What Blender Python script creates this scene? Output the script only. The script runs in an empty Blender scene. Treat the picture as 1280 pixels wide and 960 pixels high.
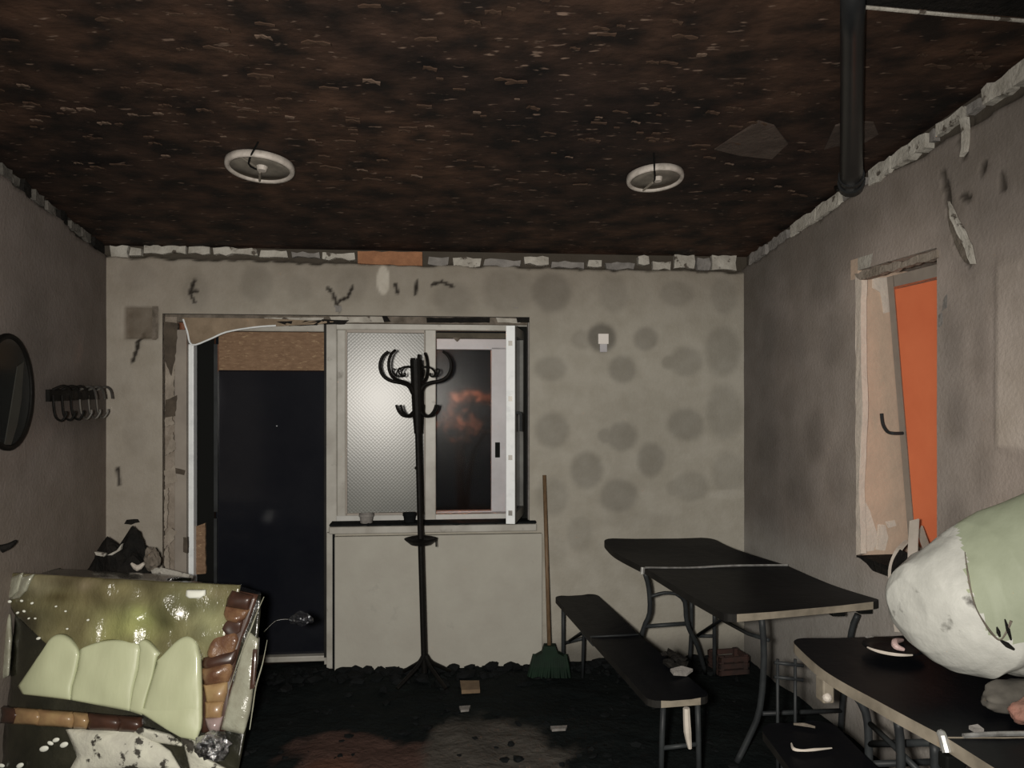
import bpy, bmesh, math, random
import numpy as np
from mathutils import Vector, Matrix
random.seed(7); RNG = np.random.default_rng(7)
SC = bpy.context.scene
COL = SC.collection
# ------------------------------------------------------------------ camera
F = 940.0; HZ = 500.0; CZ = 1.68          # focal length in pixels, horizon row, eye height
cam = bpy.data.objects.new('camera', bpy.data.cameras.new('camera')); COL.objects.link(cam)
cam.location = (0, 0, CZ); cam.rotation_euler = (math.pi/2, 0, 0)
cam.data.sensor_width = 36.0; cam.data.lens = 36.0*F/1280; cam.data.shift_y = (HZ-480)/1280
cam.data.clip_start = 0.05
SC.camera = cam
# ------------------------------------------------------------------ world, torch, exposure
wd = bpy.data.worlds.new('night'); SC.world = wd; wd.use_nodes = True
wd.node_tree.nodes['Background'].inputs[0].default_value = (0.030, 0.036, 0.042, 1)
wd.node_tree.nodes['Background'].inputs[1].default_value = 0.14
def lamp(name, kind, loc, energy, color, size=0.05, target=None, spot=None, blend=0.5):
    d = bpy.data.lights.new(name, kind); d.energy = energy; d.color = color
    if kind == 'AREA': d.size = size
    else: d.shadow_soft_size = size
    if spot: d.spot_size = math.radians(spot); d.spot_blend = blend
    o = bpy.data.objects.new(name, d); COL.objects.link(o); o.location = loc
    if target is not None:
        o.rotation_euler = (Vector(target)-Vector(loc)).to_track_quat('-Z', 'Y').to_euler()
    return o
# the searchers' hand torch, held beside the camera, the only strong light
lamp('hand_torch', 'SPOT', (-0.16, -0.02, 1.70), 485, (1.0, 0.945, 0.86), 0.06, (-0.25, 4.8, 1.15), 116, 0.9)
# weak broad fill light, unseen, added behind the camera as ambient
lamp('back_fill', 'AREA', (-0.2, -1.1, 1.9), 15, (1.0, 0.94, 0.88), 0.6, (0.1, 4.8, 1.5))
SC.view_settings.view_transform = 'Standard'; SC.view_settings.look = 'None'
SC.view_settings.exposure = 0.0; SC.view_settings.gamma = 1.0; SC.view_settings.use_curve_mapping = False

# ------------------------------------------------------------------ helpers
def P(px, py, Y):
    return Vector(((px-640)/F*Y, Y, CZ-(py-HZ)/F*Y))
def PZ(px, py, Z):
    Y = (CZ-Z)*F/(py-HZ); return P(px, py, Y)
class Frame:                                  # a wall plane: origin, u along it, n into the room
    def __init__(s, o, u):
        s.o = Vector(o); s.u = Vector((u[0], u[1], 0)).normalized(); s.n = Vector((s.u.y, -s.u.x, 0))
    def pt(s, u, w, z): return s.o + s.u*u + s.n*w + Vector((0, 0, z))
    def uz(s, px, py, w=0.0):
        d = Vector(((px-640)/F, 1, -(py-HZ)/F)); c = Vector((0, 0, CZ))
        t = ((s.o + s.n*w - c).dot(s.n))/d.dot(s.n); p = c + d*t
        return (p-s.o).dot(s.u), p.z
    def px(s, px, py, w=0.0):
        u, z = s.uz(px, py, w); return s.pt(u, w, z)
BK = Frame((0, 4.8, 0), (1, 0.091))                       # back wall
RC = BK.px(930, 500); LC = BK.px(133, 500)
RT = Frame((RC.x, RC.y, 0), (0.138, -1))                  # right wall, u comes towards the camera
LF = Frame((LC.x, LC.y, 0), (-0.128, 1))                  # left wall, u goes away from the camera (negative = near)
RT.n = Vector((-1, -0.138, 0)).normalized(); LF.n = Vector((1, 0.128, 0)).normalized()
BK.n = Vector((0.091, -1, 0)).normalized()
UL = BK.uz(133, 500)[0]; UR = BK.uz(930, 500)[0]
def wdist(p): return (Vector((p[0], p[1], 0))-BK.o).dot(BK.n)
def ceil_z(p): return 2.63 + 0.125*wdist(p)

def link(name, me, mats, parent=None, loc=None):
    o = bpy.data.objects.new(name, me); COL.objects.link(o)
    for m in (mats if isinstance(mats, (list, tuple)) else [mats]): me.materials.append(m)
    base = Vector((0, 0, 0))
    if parent is not None:
        o.parent = parent; base = Vector(parent.get('_base', (0, 0, 0)))
    elif loc is not None:
        base = Vector(loc); o.location = base
    o['_base'] = tuple(base)
    if base.length > 0: me.transform(Matrix.Translation(-base))
    return o
def obj(name, bm, mats, parent=None, loc=None, smooth=False):
    me = bpy.data.meshes.new(name)
    bmesh.ops.recalc_face_normals(bm, faces=bm.faces[:])
    bm.to_mesh(me); bm.free()
    if smooth:
        for p in me.polygons: p.use_smooth = True
    return link(name, me, mats, parent, loc)
def tag(o, label=None, cat=None, group=None, kind=None):
    if label: o['label'] = label
    if cat: o['category'] = cat
    if group: o['group'] = group
    if kind: o['kind'] = kind
    return o
def thing(name, label, cat, loc, group=None, kind=None):
    o = bpy.data.objects.new(name, None); COL.objects.link(o); o.empty_display_size = 0.1
    o.location = loc; o['_base'] = tuple(loc); return tag(o, label, cat, group, kind)
def struct(name, bm, mats, smooth=False):
    return tag(obj(name, bm, mats, smooth=smooth), kind='structure')
def NB(): return bmesh.new()

def hexa(bm, pts, mi=0):                       # 8 corners: 4 of one face then 4 of the opposite
    v = [bm.verts.new(p) for p in pts]
    fs = []
    for q in ((0,1,2,3), (7,6,5,4), (0,4,5,1), (1,5,6,2), (2,6,7,3), (3,7,4,0)):
        f = bm.faces.new([v[i] for i in q]); f.material_index = mi; fs.append(f)
    return v, fs
def boxF(bm, fr, u0, u1, w0, w1, z0, z1, bevel=0.0):
    v, fs = hexa(bm, [fr.pt(u0,w0,z0), fr.pt(u1,w0,z0), fr.pt(u1,w0,z1), fr.pt(u0,w0,z1),
                      fr.pt(u0,w1,z0), fr.pt(u1,w1,z0), fr.pt(u1,w1,z1), fr.pt(u0,w1,z1)])
    if bevel:
        es = list({e for f in fs for e in f.edges})
        bmesh.ops.bevel(bm, geom=es, offset=bevel, segments=2, affect='EDGES', profile=0.5)
def boxpx(bm, fr, x0, y0, x1, y1, w, t, bevel=0.0):      # rectangle seen in the picture, front face at offset w
    xm, ym = (x0+x1)/2, (y0+y1)/2
    u0 = fr.uz(x0, ym, w)[0]; u1 = fr.uz(x1, ym, w)[0]; z1 = fr.uz(xm, y0, w)[1]; z0 = fr.uz(xm, y1, w)[1]
    if u0 > u1: u0, u1 = u1, u0
    boxF(bm, fr, u0, u1, w-t, w, z0, z1, bevel)
def rough_poly(pts, step, amp):                # irregular outline
    out = []; n = len(pts)
    for i in range(n):
        a = Vector(pts[i]); b = Vector(pts[(i+1) % n]); L = (b-a).length; k = max(1, int(L/step))
        nrm = Vector((-(b-a).y, (b-a).x)); nrm = nrm.normalized() if nrm.length else nrm
        for j in range(k):
            p = a + (b-a)*(j/k)
            if j or k == 1: p = p + nrm*random.uniform(-amp, amp)
            out.append((p.x, p.y))
    return out
def plate(bm, fr, pts, w, t, step=0, amp=0, tilt=0.0):   # outline in pixels -> slab on a wall plane
    q = [fr.uz(x, y, w) for x, y in pts]
    if step: q = rough_poly(q, step, amp)
    zt = max(z for _, z in q)
    fv = [bm.verts.new(fr.pt(u, w+(zt-z)*tilt+random.uniform(-.3, .3)*amp, z)) for u, z in q]
    bv = [bm.verts.new(fr.pt(u, w-t, z)) for u, z in q]
    n = len(q)
    bm.faces.new(fv); bm.faces.new(bv[::-1])
    for i in range(n): bm.faces.new((fv[i], bv[i], bv[(i+1) % n], fv[(i+1) % n]))
def catmull(pts, k=6):
    pts = [Vector(p) for p in pts]; out = []
    for i in range(len(pts)-1):
        p0 = pts[max(i-1, 0)]; p1 = pts[i]; p2 = pts[i+1]; p3 = pts[min(i+2, len(pts)-1)]
        for j in range(k):
            t = j/k; t2 = t*t; t3 = t2*t
            out.append(0.5*((2*p1)+(p2-p0)*t+(2*p0-5*p1+4*p2-p3)*t2+(3*p1-p0-3*p2+p3)*t3))
    out.append(pts[-1]); return out
def tube(bm, pts, r, n=8, smooth_k=0, closed=False, flat=1.0):
    pts = catmull(pts, smooth_k) if smooth_k else [Vector(p) for p in pts]
    N = len(pts); rs = r if isinstance(r, (list, tuple)) else [r]
    T = (pts[1]-pts[0]).normalized(); a = T.orthogonal().normalized(); rings = []
    for i, p in enumerate(pts):
        if closed: t = pts[(i+1) % N]-pts[i-1]
        else: t = pts[min(i+1, N-1)]-pts[max(i-1, 0)]
        t.normalize(); a = (a-t*a.dot(t))
        a = a.normalized() if a.length > 1e-6 else t.orthogonal().normalized()
        b = t.cross(a); f = i/(N-1)*(len(rs)-1); k = min(int(f), len(rs)-2) if len(rs) > 1 else 0
        R = rs[0] if len(rs) == 1 else rs[k]+(rs[k+1]-rs[k])*(f-k)
        rings.append([bm.verts.new(p+a*R*math.cos(2*math.pi*j/n)+b*R*flat*math.sin(2*math.pi*j/n)) for j in range(n)])
    for i in range(N-1 if not closed else N):
        A = rings[i]; B = rings[(i+1) % N]
        for j in range(n): bm.faces.new((A[j], A[(j+1) % n], B[(j+1) % n], B[j]))
    if not closed:
        bm.faces.new(rings[0][::-1]); bm.faces.new(rings[-1])
def lathe(bm, prof, c, n=24, mat=None):        # profile (r, z), closed at r = 0
    c = Vector(c); M = mat or Matrix.Identity(3); rings = []
    for r, z in prof:
        if r < 1e-5: rings.append([bm.verts.new(c+M@Vector((0, 0, z)))])
        else: rings.append([bm.verts.new(c+M@Vector((r*math.cos(2*math.pi*j/n), r*math.sin(2*math.pi*j/n), z))) for j in range(n)])
    for A, B in zip(rings, rings[1:]):
        for j in range(n):
            q = []
            for v in (A[j % len(A)], A[(j+1) % len(A)], B[(j+1) % len(B)], B[j % len(B)]):
                if v not in q: q.append(v)
            if len(q) >= 3: bm.faces.new(q)
def lerp_poly(pl, t):
    f = t*(len(pl)-1); k = min(int(f), len(pl)-2); a = Vector(pl[k]); b = Vector(pl[k+1]); return a+(b-a)*(f-k)
def noise3(p, s, seed=0.0):
    from mathutils import noise
    return noise.noise(Vector((p[0]*s+seed, p[1]*s+seed*1.7, p[2]*s-seed)))
def puffy(bm, left, right, depth, thick, puff, nu=16, nv=18, wob=0.0, seed=0.0, mi=0, arch=0.0, skew=1.0):
    """a puffed pad between two pixel outlines; depth(px, py) gives its distance"""
    G = []; Bk = []
    for i in range(nv+1):
        t = i/nv; a = lerp_poly(left, t); b = lerp_poly(right, t); ra = []; rb = []
        for j in range(nu+1):
            s = j/nu; q = a+(b-a)*s; q.y -= arch*(math.sin(math.pi*s**skew))**.75*(1-t)**2; Y = depth(q.x, q.y)
            e = (max(0, math.sin(math.pi*s))**.45)*(max(0, math.sin(math.pi*t))**.45)
            p0 = P(q.x, q.y, Y)
            d = puff*e + wob*noise3(p0, 9, seed)*e
            ra.append(bm.verts.new(P(q.x, q.y, Y-d))); rb.append(bm.verts.new(P(q.x, q.y, Y)+Vector((0, thick, 0))))
        G.append(ra); Bk.append(rb)
    for i in range(nv):
        for j in range(nu):
            f = bm.faces.new((G[i][j], G[i][j+1], G[i+1][j+1], G[i+1][j])); f.material_index = mi
            f = bm.faces.new((Bk[i][j], Bk[i+1][j], Bk[i+1][j+1], Bk[i][j+1])); f.material_index = mi
    for i in range(nv):
        for j in (0, nu): bm.faces.new((G[i][j], G[i+1][j], Bk[i+1][j], Bk[i][j]))
    for j in range(nu):
        for i in (0, nv): bm.faces.new((G[i][j], G[i][j+1], Bk[i][j+1], Bk[i][j]))

# ------------------------------------------------------------------ materials
def mat(name, c1, c2=None, scale=6.0, rough=0.7, metal=0.0, bump=0.0, bscale=40.0, stretch=(1, 1, 1), spec=0.5,
        lo=0.35, hi=0.65, coat=0.0, detail=5.0, attr=None, c3=None, scale3=20, lo3=.55, hi3=.62):
    m = bpy.data.materials.new(name); m.use_nodes = True; nt = m.node_tree; b = nt.nodes['Principled BSDF']
    b.inputs['Roughness'].default_value = rough; b.inputs['Metallic'].default_value = metal
    b.inputs['Specular IOR Level'].default_value = spec; b.inputs['Coat Weight'].default_value = coat
    b.inputs['Coat Roughness'].default_value = 0.12
    b.inputs['Base Color'].default_value = (*c1, 1)
    tc = nt.nodes.new('ShaderNodeTexCoord'); mp = nt.nodes.new('ShaderNodeMapping'); mp.inputs['Scale'].default_value = stretch
    nt.links.new(tc.outputs['Object'], mp.inputs['Vector'])
    def ns(sc, det=detail):
        n = nt.nodes.new('ShaderNodeTexNoise'); n.inputs['Scale'].default_value = sc; n.inputs['Detail'].default_value = det
        n.inputs['Roughness'].default_value = .6
        nt.links.new(mp.outputs['Vector'], n.inputs['Vector']); return n
    def rng(n, lo, hi):
        r = nt.nodes.new('ShaderNodeMapRange'); r.inputs['From Min'].default_value = lo; r.inputs['From Max'].default_value = hi
        nt.links.new(n.outputs['Fac'], r.inputs['Value']); return r
    def mix(fac, a, bb, kind='MIX'):
        x = nt.nodes.new('ShaderNodeMix'); x.data_type = 'RGBA'; x.blend_type = kind
        if isinstance(fac, float): x.inputs[0].default_value = fac
        else: nt.links.new(fac, x.inputs[0])
        for i, v in ((6, a), (7, bb)):
            if isinstance(v, tuple): x.inputs[i].default_value = (*v, 1)
            else: nt.links.new(v, x.inputs[i])
        return x.outputs[2]
    out = None
    if c2 is not None: out = mix(rng(ns(scale), lo, hi).outputs[0], c1, c2)
    if c3 is not None: out = mix(rng(ns(scale3), lo3, hi3).outputs[0], out if out is not None else c1, c3)
    if attr:
        a = nt.nodes.new('ShaderNodeAttribute'); a.attribute_name = attr
        out = mix(1.0, a.outputs['Color'], out if out is not None else c1, 'MULTIPLY')
    if out is not None: nt.links.new(out, b.inputs['Base Color'])
    if bump:
        bn = nt.nodes.new('ShaderNodeBump'); bn.inputs['Strength'].default_value = bump; bn.inputs['Distance'].default_value = 0.02
        nt.links.new(ns(bscale).outputs['Fac'], bn.inputs['Height']); nt.links.new(bn.outputs['Normal'], b.inputs['Normal'])
    return m
M = {}
M['plaster'] = mat('sooty_plaster', (.86, .85, .83), (1.0, 1.0, 1.0), 7, .92, bump=.25, bscale=60, attr='stain', spec=.2)
M['pvc'] = mat('sooty_white_pvc', (.44, .43, .39), (.30, .285, .25), 5, .42, c3=(.14, .125, .10), scale3=9, lo3=.62, hi3=.75)
M['pvc_clean'] = mat('clean_white_pvc', (.86, .90, .92), (.70, .74, .76), 14, .3, lo=.5, hi=.75)
M['pvc_grey'] = mat('grey_pvc', (.50, .49, .52), (.40, .39, .41), 5, .4)
M['gasket'] = mat('black_gasket', (.006, .0065, .006), rough=.7, spec=.1)
M['dark_glass'] = mat('dark_door_glass', (.008, .009, .013), (.012, .013, .017), 2.5, .12, spec=.5)
M['osb'] = mat('chipboard', (.26, .165, .10), (.19, .115, .068), 22, .85, bump=.4, bscale=50, stretch=(1, 1, 3), c3=(.36, .25, .15), scale3=30, lo3=.58, hi3=.66)
M['mortar'] = mat('broken_mortar', (.20, .17, .14), (.095, .08, .062), 14, .95, bump=.7, bscale=35)
M['mortar_dark'] = mat('brown_mortar_cavity', (.10, .08, .06), (.06, .048, .036), 12, .95, bump=.5)
M['strip_mortar'] = mat('crumbling_mortar', (.33, .285, .24), (.21, .175, .14), 10, .95, bump=.6, bscale=35)
M['foam'] = mat('scorched_white_foam', (.50, .48, .43), (.33, .31, .27), 11, .9, bump=.4, bscale=60, c3=(.09, .075, .06), scale3=16, lo3=.6, hi3=.66)
M['chunk_grey'] = mat('grey_mortar_chunk', (.27, .255, .24), (.17, .16, .15), 12, .95, bump=.5)
M['chunk_dark'] = mat('sooty_mortar_chunk', (.13, .12, .105), (.07, .066, .058), 12, .95, bump=.5)
M['plaster_lump'] = mat('pale_mortar_lump', (.38, .335, .28), (.26, .225, .185), 10, .95, bump=.5)
M['brick_orange'] = mat('bare_orange_brick', (.36, .17, .085), (.26, .12, .06), 18, .9, bump=.5)
M['soot'] = mat('soot_black', (.006, .0075, .008), (.010, .011, .0115), 8, .9, bump=.5, bscale=30, spec=.08)
M['char'] = mat('char', (.008, .008, .0075), (.018, .016, .014), 12, .85, bump=.8, bscale=40, spec=.15)
M['iron'] = mat('black_iron', (.005, .005, .0045), (.008, .007, .006), 9, .55, bump=.2, spec=.12)
M['duct'] = mat('glossy_black_pipe', (.008, .009, .010), (.014, .015, .016), 6, .35)
M['steel'] = mat('grey_painted_steel', (.032, .036, .038), (.018, .020, .022), 9, .5, spec=.25)
M['table_top'] = mat('soot_covered_plastic', (.0035, .0042, .0062), (.0055, .006, .0075), 5, .38, bump=.12, bscale=14, spec=.05)
M['table_edge'] = mat('cream_plastic_edge', (.30, .262, .205), (.17, .148, .115), 9, .5)
M['table_dark'] = mat('sooty_plastic_edge', (.020, .019, .017), (.010, .0095, .009), 9, .6, spec=.15)
M['seam'] = mat('bright_metal_hinge', (.62, .63, .62), (.30, .30, .29), 25, .35, metal=.6)
M['ring'] = mat('white_lamp_ring', (.46, .42, .38), (.30, .27, .24), 25, .6, lo=.45, hi=.7)
M['ring_in'] = mat('sooty_lamp_cup', (.19, .17, .14), (.12, .108, .09), 18, .8)
M['wood_handle'] = mat('wooden_handle', (.19, .12, .065), (.12, .075, .04), 18, .6, stretch=(4, 4, .6))
M['green'] = mat('dark_green_plastic', (.006, .020, .010), (.004, .012, .007), 12, .6, spec=.1)
M['orange'] = mat('orange_painted_board', (.88, .235, .10), (.80, .195, .08), 3, .7)
M['reveal_pink'] = mat('pinkish_reveal_plaster', (.56, .42, .32), (.46, .36, .28), 5, .9, bump=.2)
M['reveal_white'] = mat('peeled_white_filler', (.66, .58, .50), (.56, .50, .44), 9, .9, bump=.3)
M['sash_grey'] = mat('grey_brown_pvc', (.33, .29, .25), (.26, .23, .20), 6, .5)
M['strip'] = mat('white_plastic_strip', (.62, .56, .50), (.48, .44, .38), 8, .5)
M['mirror'] = mat('sooty_mirror', (.010, .011, .010), (.015, .016, .014), 3, .16)
M['chrome'] = mat('dull_chrome', (.30, .29, .27), rough=.3, metal=.9)
M['pad'] = mat('pale_green_pad', (.59, .63, .41), (.52, .55, .355), 3, .45, bump=.12, bscale=7, stretch=(2, 2, .3), coat=.15)
M['film'] = mat('sooty_olive_film', (1.0, 1.0, 1.0), (.72, .70, .66), 6, .24, bump=1.0, bscale=9, stretch=(1, 1, .6), coat=.8, attr='stain')
M['film_dark'] = mat('black_burnt_film', (.014, .015, .011), (.035, .034, .022), 6, .25, bump=.5, bscale=14, coat=.5)
M['film_clear'] = mat('pale_clear_film', (.42, .43, .34), (.30, .29, .22), 10, .2, bump=.5, bscale=14, coat=.6)
M['brown_print'] = mat('brown_roll', (.30, .175, .09), (.13, .06, .034), 9, .35, coat=.5, lo=.35, hi=.62, bump=.4, bscale=18)
M['brown_dark'] = mat('dark_brown_print', (.075, .034, .022), (.045, .022, .015), 12, .4, coat=.3)
M['brown_pale'] = mat('tan_roll', (.40, .27, .13), (.30, .18, .09), 14, .4, coat=.4)
M['torn'] = mat('torn_white_sheet', (.70, .70, .58), (.55, .54, .46), 9, .7, c3=(.05, .045, .035), scale3=11, lo3=.54, hi3=.58, bump=.3)
M['foil'] = mat('crumpled_foil', (.72, .72, .74), (.10, .10, .10), 12, .15, metal=.8, bump=1.0, bscale=25, lo=.45, hi=.55)
M['flake_glint'] = mat('flake_glint', (.85, .87, .78), rough=.6)
M['sack_white'] = mat('sooty_white_sack', (.56, .565, .525), (.38, .385, .355), 4, .6, bump=.35, bscale=10, c3=(.07, .065, .055), scale3=7, lo3=.585, hi3=.68)
M['sack_green'] = mat('pale_green_film', (.325, .36, .265), (.265, .295, .21), 4, .6, bump=.3, bscale=5, c3=(.38, .42, .21), scale3=3, lo3=.5, hi3=.7, spec=.3)
M['pink'] = mat('pinkish_cloth', (.36, .17, .13), (.18, .13, .10), 9, .9, bump=.5)
M['greyfuzz'] = mat('grey_sooty_cloth', (.12, .11, .095), (.045, .042, .036), 8, .9)
M['outlet'] = mat('white_switch_plastic', (.80, .76, .72), rough=.5)
M['board'] = mat('painted_panel', (.43, .42, .37), (.39, .375, .33), 4, .85, bump=.1, c3=(.30, .29, .26), scale3=3.2, lo3=.62, hi3=.72)
M['tan'] = mat('peeling_tan_sheet', (.30, .23, .16), (.20, .15, .10), 8, .8, bump=.3)
M['leaf'] = mat('shrub_leaf', (.16, .10, .07), (.08, .05, .035), 5, .6)
M['grime'] = mat('window_dirt', (.03, .03, .028), (.06, .058, .05), 15, .9, bump=.6)

def glass_mat():
    m = bpy.data.materials.new('window_glass'); m.use_nodes = True; nt = m.node_tree; nt.nodes.clear()
    o = nt.nodes.new('ShaderNodeOutputMaterial'); t = nt.nodes.new('ShaderNodeBsdfTransparent'); g = nt.nodes.new('ShaderNodeBsdfGlossy')
    fr = nt.nodes.new('ShaderNodeFresnel'); fr.inputs['IOR'].default_value = 1.45; mx = nt.nodes.new('ShaderNodeMixShader')
    t.inputs[0].default_value = (.85, .87, .86, 1); g.inputs['Roughness'].default_value = .06
    nt.links.new(fr.outputs[0], mx.inputs[0]); nt.links.new(t.outputs[0], mx.inputs[1]); nt.links.new(g.outputs[0], mx.inputs[2])
    nt.links.new(mx.outputs[0], o.inputs[0]); return m
M['glass'] = glass_mat()
M['smeared'] = mat('smeared_sooty_glass', (.75, .72, .70), rough=.22, spec=.15)
M['smeared'].node_tree.nodes['Principled BSDF'].inputs['Transmission Weight'].default_value = 1.0
M['smeared'].node_tree.nodes['Principled BSDF'].inputs['IOR'].default_value = 1.12
def frost_mat():
    m = mat('patterned_frosted_glass', (.125, .130, .115), (.10, .105, .095), 3, .31, spec=.62, detail=2)
    nt = m.node_tree; b = nt.nodes['Principled BSDF']
    tc = nt.nodes.new('ShaderNodeTexCoord'); v = nt.nodes.new('ShaderNodeTexVoronoi'); v.inputs['Scale'].default_value = 60
    v.inputs['Randomness'].default_value = 0.12
    mp = nt.nodes.new('ShaderNodeMapping'); mp.inputs['Scale'].default_value = (1, 0.02, 1); mp.inputs['Rotation'].default_value = (0, .78, 0)
    nt.links.new(tc.outputs['Object'], mp.inputs[0]); nt.links.new(mp.outputs[0], v.inputs['Vector'])
    bn = nt.nodes.new('ShaderNodeBump'); bn.inputs['Strength'].default_value = .11; bn.inputs['Distance'].default_value = .003
    nt.links.new(v.outputs['Distance'], bn.inputs['Height']); nt.links.new(bn.outputs[0], b.inputs['Normal'])
    return m
M['frost'] = frost_mat()
def osb_ceiling():
    m = bpy.data.materials.new('charred_strand_board'); m.use_nodes = True; nt = m.node_tree; b = nt.nodes['Principled BSDF']
    b.inputs['Roughness'].default_value = .75; b.inputs['Specular IOR Level'].default_value = .25
    tc = nt.nodes.new('ShaderNodeTexCoord')
    def ns(scale, stretch, det=4):
        mp = nt.nodes.new('ShaderNodeMapping'); mp.inputs['Scale'].default_value = stretch
        n = nt.nodes.new('ShaderNodeTexNoise'); n.inputs['Scale'].default_value = scale; n.inputs['Detail'].default_value = det
        nt.links.new(tc.outputs['Object'], mp.inputs[0]); nt.links.new(mp.outputs[0], n.inputs['Vector']); return n
    def ramp(n, els):
        r = nt.nodes.new('ShaderNodeValToRGB'); cr = r.color_ramp
        for i, (p, c) in enumerate(els):
            e = cr.elements[i] if i < 2 else cr.elements.new(p)
            e.position = p; e.color = (*c, 1)
        nt.links.new(n.outputs['Fac'], r.inputs[0]); return r
    a = ramp(ns(5.5, (1, 1.25, 1), 8), [(.36, (.010, .0075, .0065)), (.52, (.033, .020, .0145)), (.72, (.062, .037, .026))])
    big = ramp(ns(.9, (1, 1, 1), 3), [(.35, (.45, .45, .5)), (.65, (1.25, 1.12, 1.0))])
    mx = nt.nodes.new('ShaderNodeMix'); mx.data_type = 'RGBA'; mx.blend_type = 'MULTIPLY'; mx.inputs[0].default_value = 1
    nt.links.new(a.outputs[0], mx.inputs[6]); nt.links.new(big.outputs[0], mx.inputs[7])
    fl = nt.nodes.new('ShaderNodeMapRange'); fl.inputs['From Min'].default_value = .66; fl.inputs['From Max'].default_value = .74
    nt.links.new(ns(15, (1, 3.2, 1), 2).outputs['Fac'], fl.inputs['Value'])
    m2 = nt.nodes.new('ShaderNodeMix'); m2.data_type = 'RGBA'; m2.inputs[7].default_value = (.15, .105, .080, 1)
    nt.links.new(fl.outputs[0], m2.inputs[0]); nt.links.new(mx.outputs[2], m2.inputs[6]); nt.links.new(m2.outputs[2], b.inputs['Base Color'])
    bn = nt.nodes.new('ShaderNodeBump'); bn.inputs['Strength'].default_value = .8; bn.inputs['Distance'].default_value = .02
    nt.links.new(ns(9, (1, 1.5, 1), 7).outputs['Fac'], bn.inputs['Height']); nt.links.new(bn.outputs[0], b.inputs['Normal'])
    return m
M['osb_ceiling'] = osb_ceiling()
M['strand'] = mat('charred_strand', (.075, .047, .033), (.045, .027, .018), 9, .8, spec=.2)
M['strand_pale'] = mat('pale_strand', (.16, .115, .088), (.10, .068, .05), 9, .8, spec=.2)

# ------------------------------------------------------------------ numpy noise for the walls
def vnoise(x, y, seed):
    r = np.random.default_rng(seed); g = r.random((64, 64))
    xi = np.floor(x).astype(int); yi = np.floor(y).astype(int); fx = x-xi; fy = y-yi
    fx = fx*fx*(3-2*fx); fy = fy*fy*(3-2*fy); s = lambda a, b: g[a % 64, b % 64]
    return (s(xi, yi)*(1-fx)+s(xi+1, yi)*fx)*(1-fy)+(s(xi, yi+1)*(1-fx)+s(xi+1, yi+1)*fx)*fy
def fbm(x, y, sc, seed, octs=4):
    o = 0; a = .5; t = 0
    for i in range(octs): o = o+a*vnoise(x*sc*2**i+17*i, y*sc*2**i+9*i, seed+i); t += a; a *= .5
    return o/t
def sstep(a, b, x): t = np.clip((x-a)/(b-a), 0, 1); return t*t*(3-2*t)
def wall_grid(name, fr, us, zs, holes, col, disp, topz):
    U, Z = np.meshgrid(us, zs); top = topz(U); keepv = Z <= top+0.03
    C = col(U, Z); W = disp(U, Z)
    u3 = np.array(fr.u); n3 = np.array(fr.n); o3 = np.array(fr.o)
    V = o3+U[..., None]*u3+W[..., None]*n3; V[..., 2] = np.minimum(Z, top+.02)
    nz, nu = U.shape; idx = np.arange(nz*nu).reshape(nz, nu)
    uc = (us[:-1]+us[1:])/2; zc = (zs[:-1]+zs[1:])/2; UC, ZC = np.meshgrid(uc, zc)
    keep = keepv[:-1, :-1] | keepv[:-1, 1:]
    for (a, b, c, d) in holes: keep &= ~((UC > a) & (UC < b) & (ZC > c) & (ZC < d))
    q = np.stack([idx[:-1, :-1], idx[:-1, 1:], idx[1:, 1:], idx[1:, :-1]], -1)[keep]
    used = np.unique(q); remap = -np.ones(nz*nu, int); remap[used] = np.arange(len(used))
    me = bpy.data.meshes.new(name); me.from_pydata(V.reshape(-1, 3)[used].tolist(), [], remap[q].tolist())
    at = me.color_attributes.new('stain', 'FLOAT_COLOR', 'POINT')
    cc = np.ones((len(used), 4), np.float32); cc[:, :3] = C.reshape(-1, 3)[used]
    at.data.foreach_set('color', cc.ravel())
    for p in me.polygons: p.use_smooth = True
    me.update(); return tag(link(name, me, M['plaster']), kind='structure')
def lines(a, b, step, extra):
    v = list(np.arange(a, b, step))+[b]; ex = sorted(set(extra))
    v = [x for x in v if all(abs(x-e) > step*.45 for e in ex)]+ex
    return np.array(sorted(v))
def spots(fr, U, Z, lst, soft=.25):
    m = np.zeros_like(U)
    for (cx, cy, rx, ry, s) in lst:
        u, z = fr.uz(cx, cy); u2, _ = fr.uz(cx+rx, cy); _, z2 = fr.uz(cx, cy+ry)
        ru = abs(u2-u); rz = abs(z2-z)
        wob = .10*(fbm(U, Z, 9, int(cx)) - .5)*2
        d = np.sqrt(((U-u)/ru)**2+((Z-z)/rz)**2)+wob
        m = np.maximum(m, s*(1-sstep(1-soft, 1+soft, d)))
    return m
def mixc(a, b, m): return a*(1-m[..., None])+np.array(b)*m[..., None]

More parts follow.
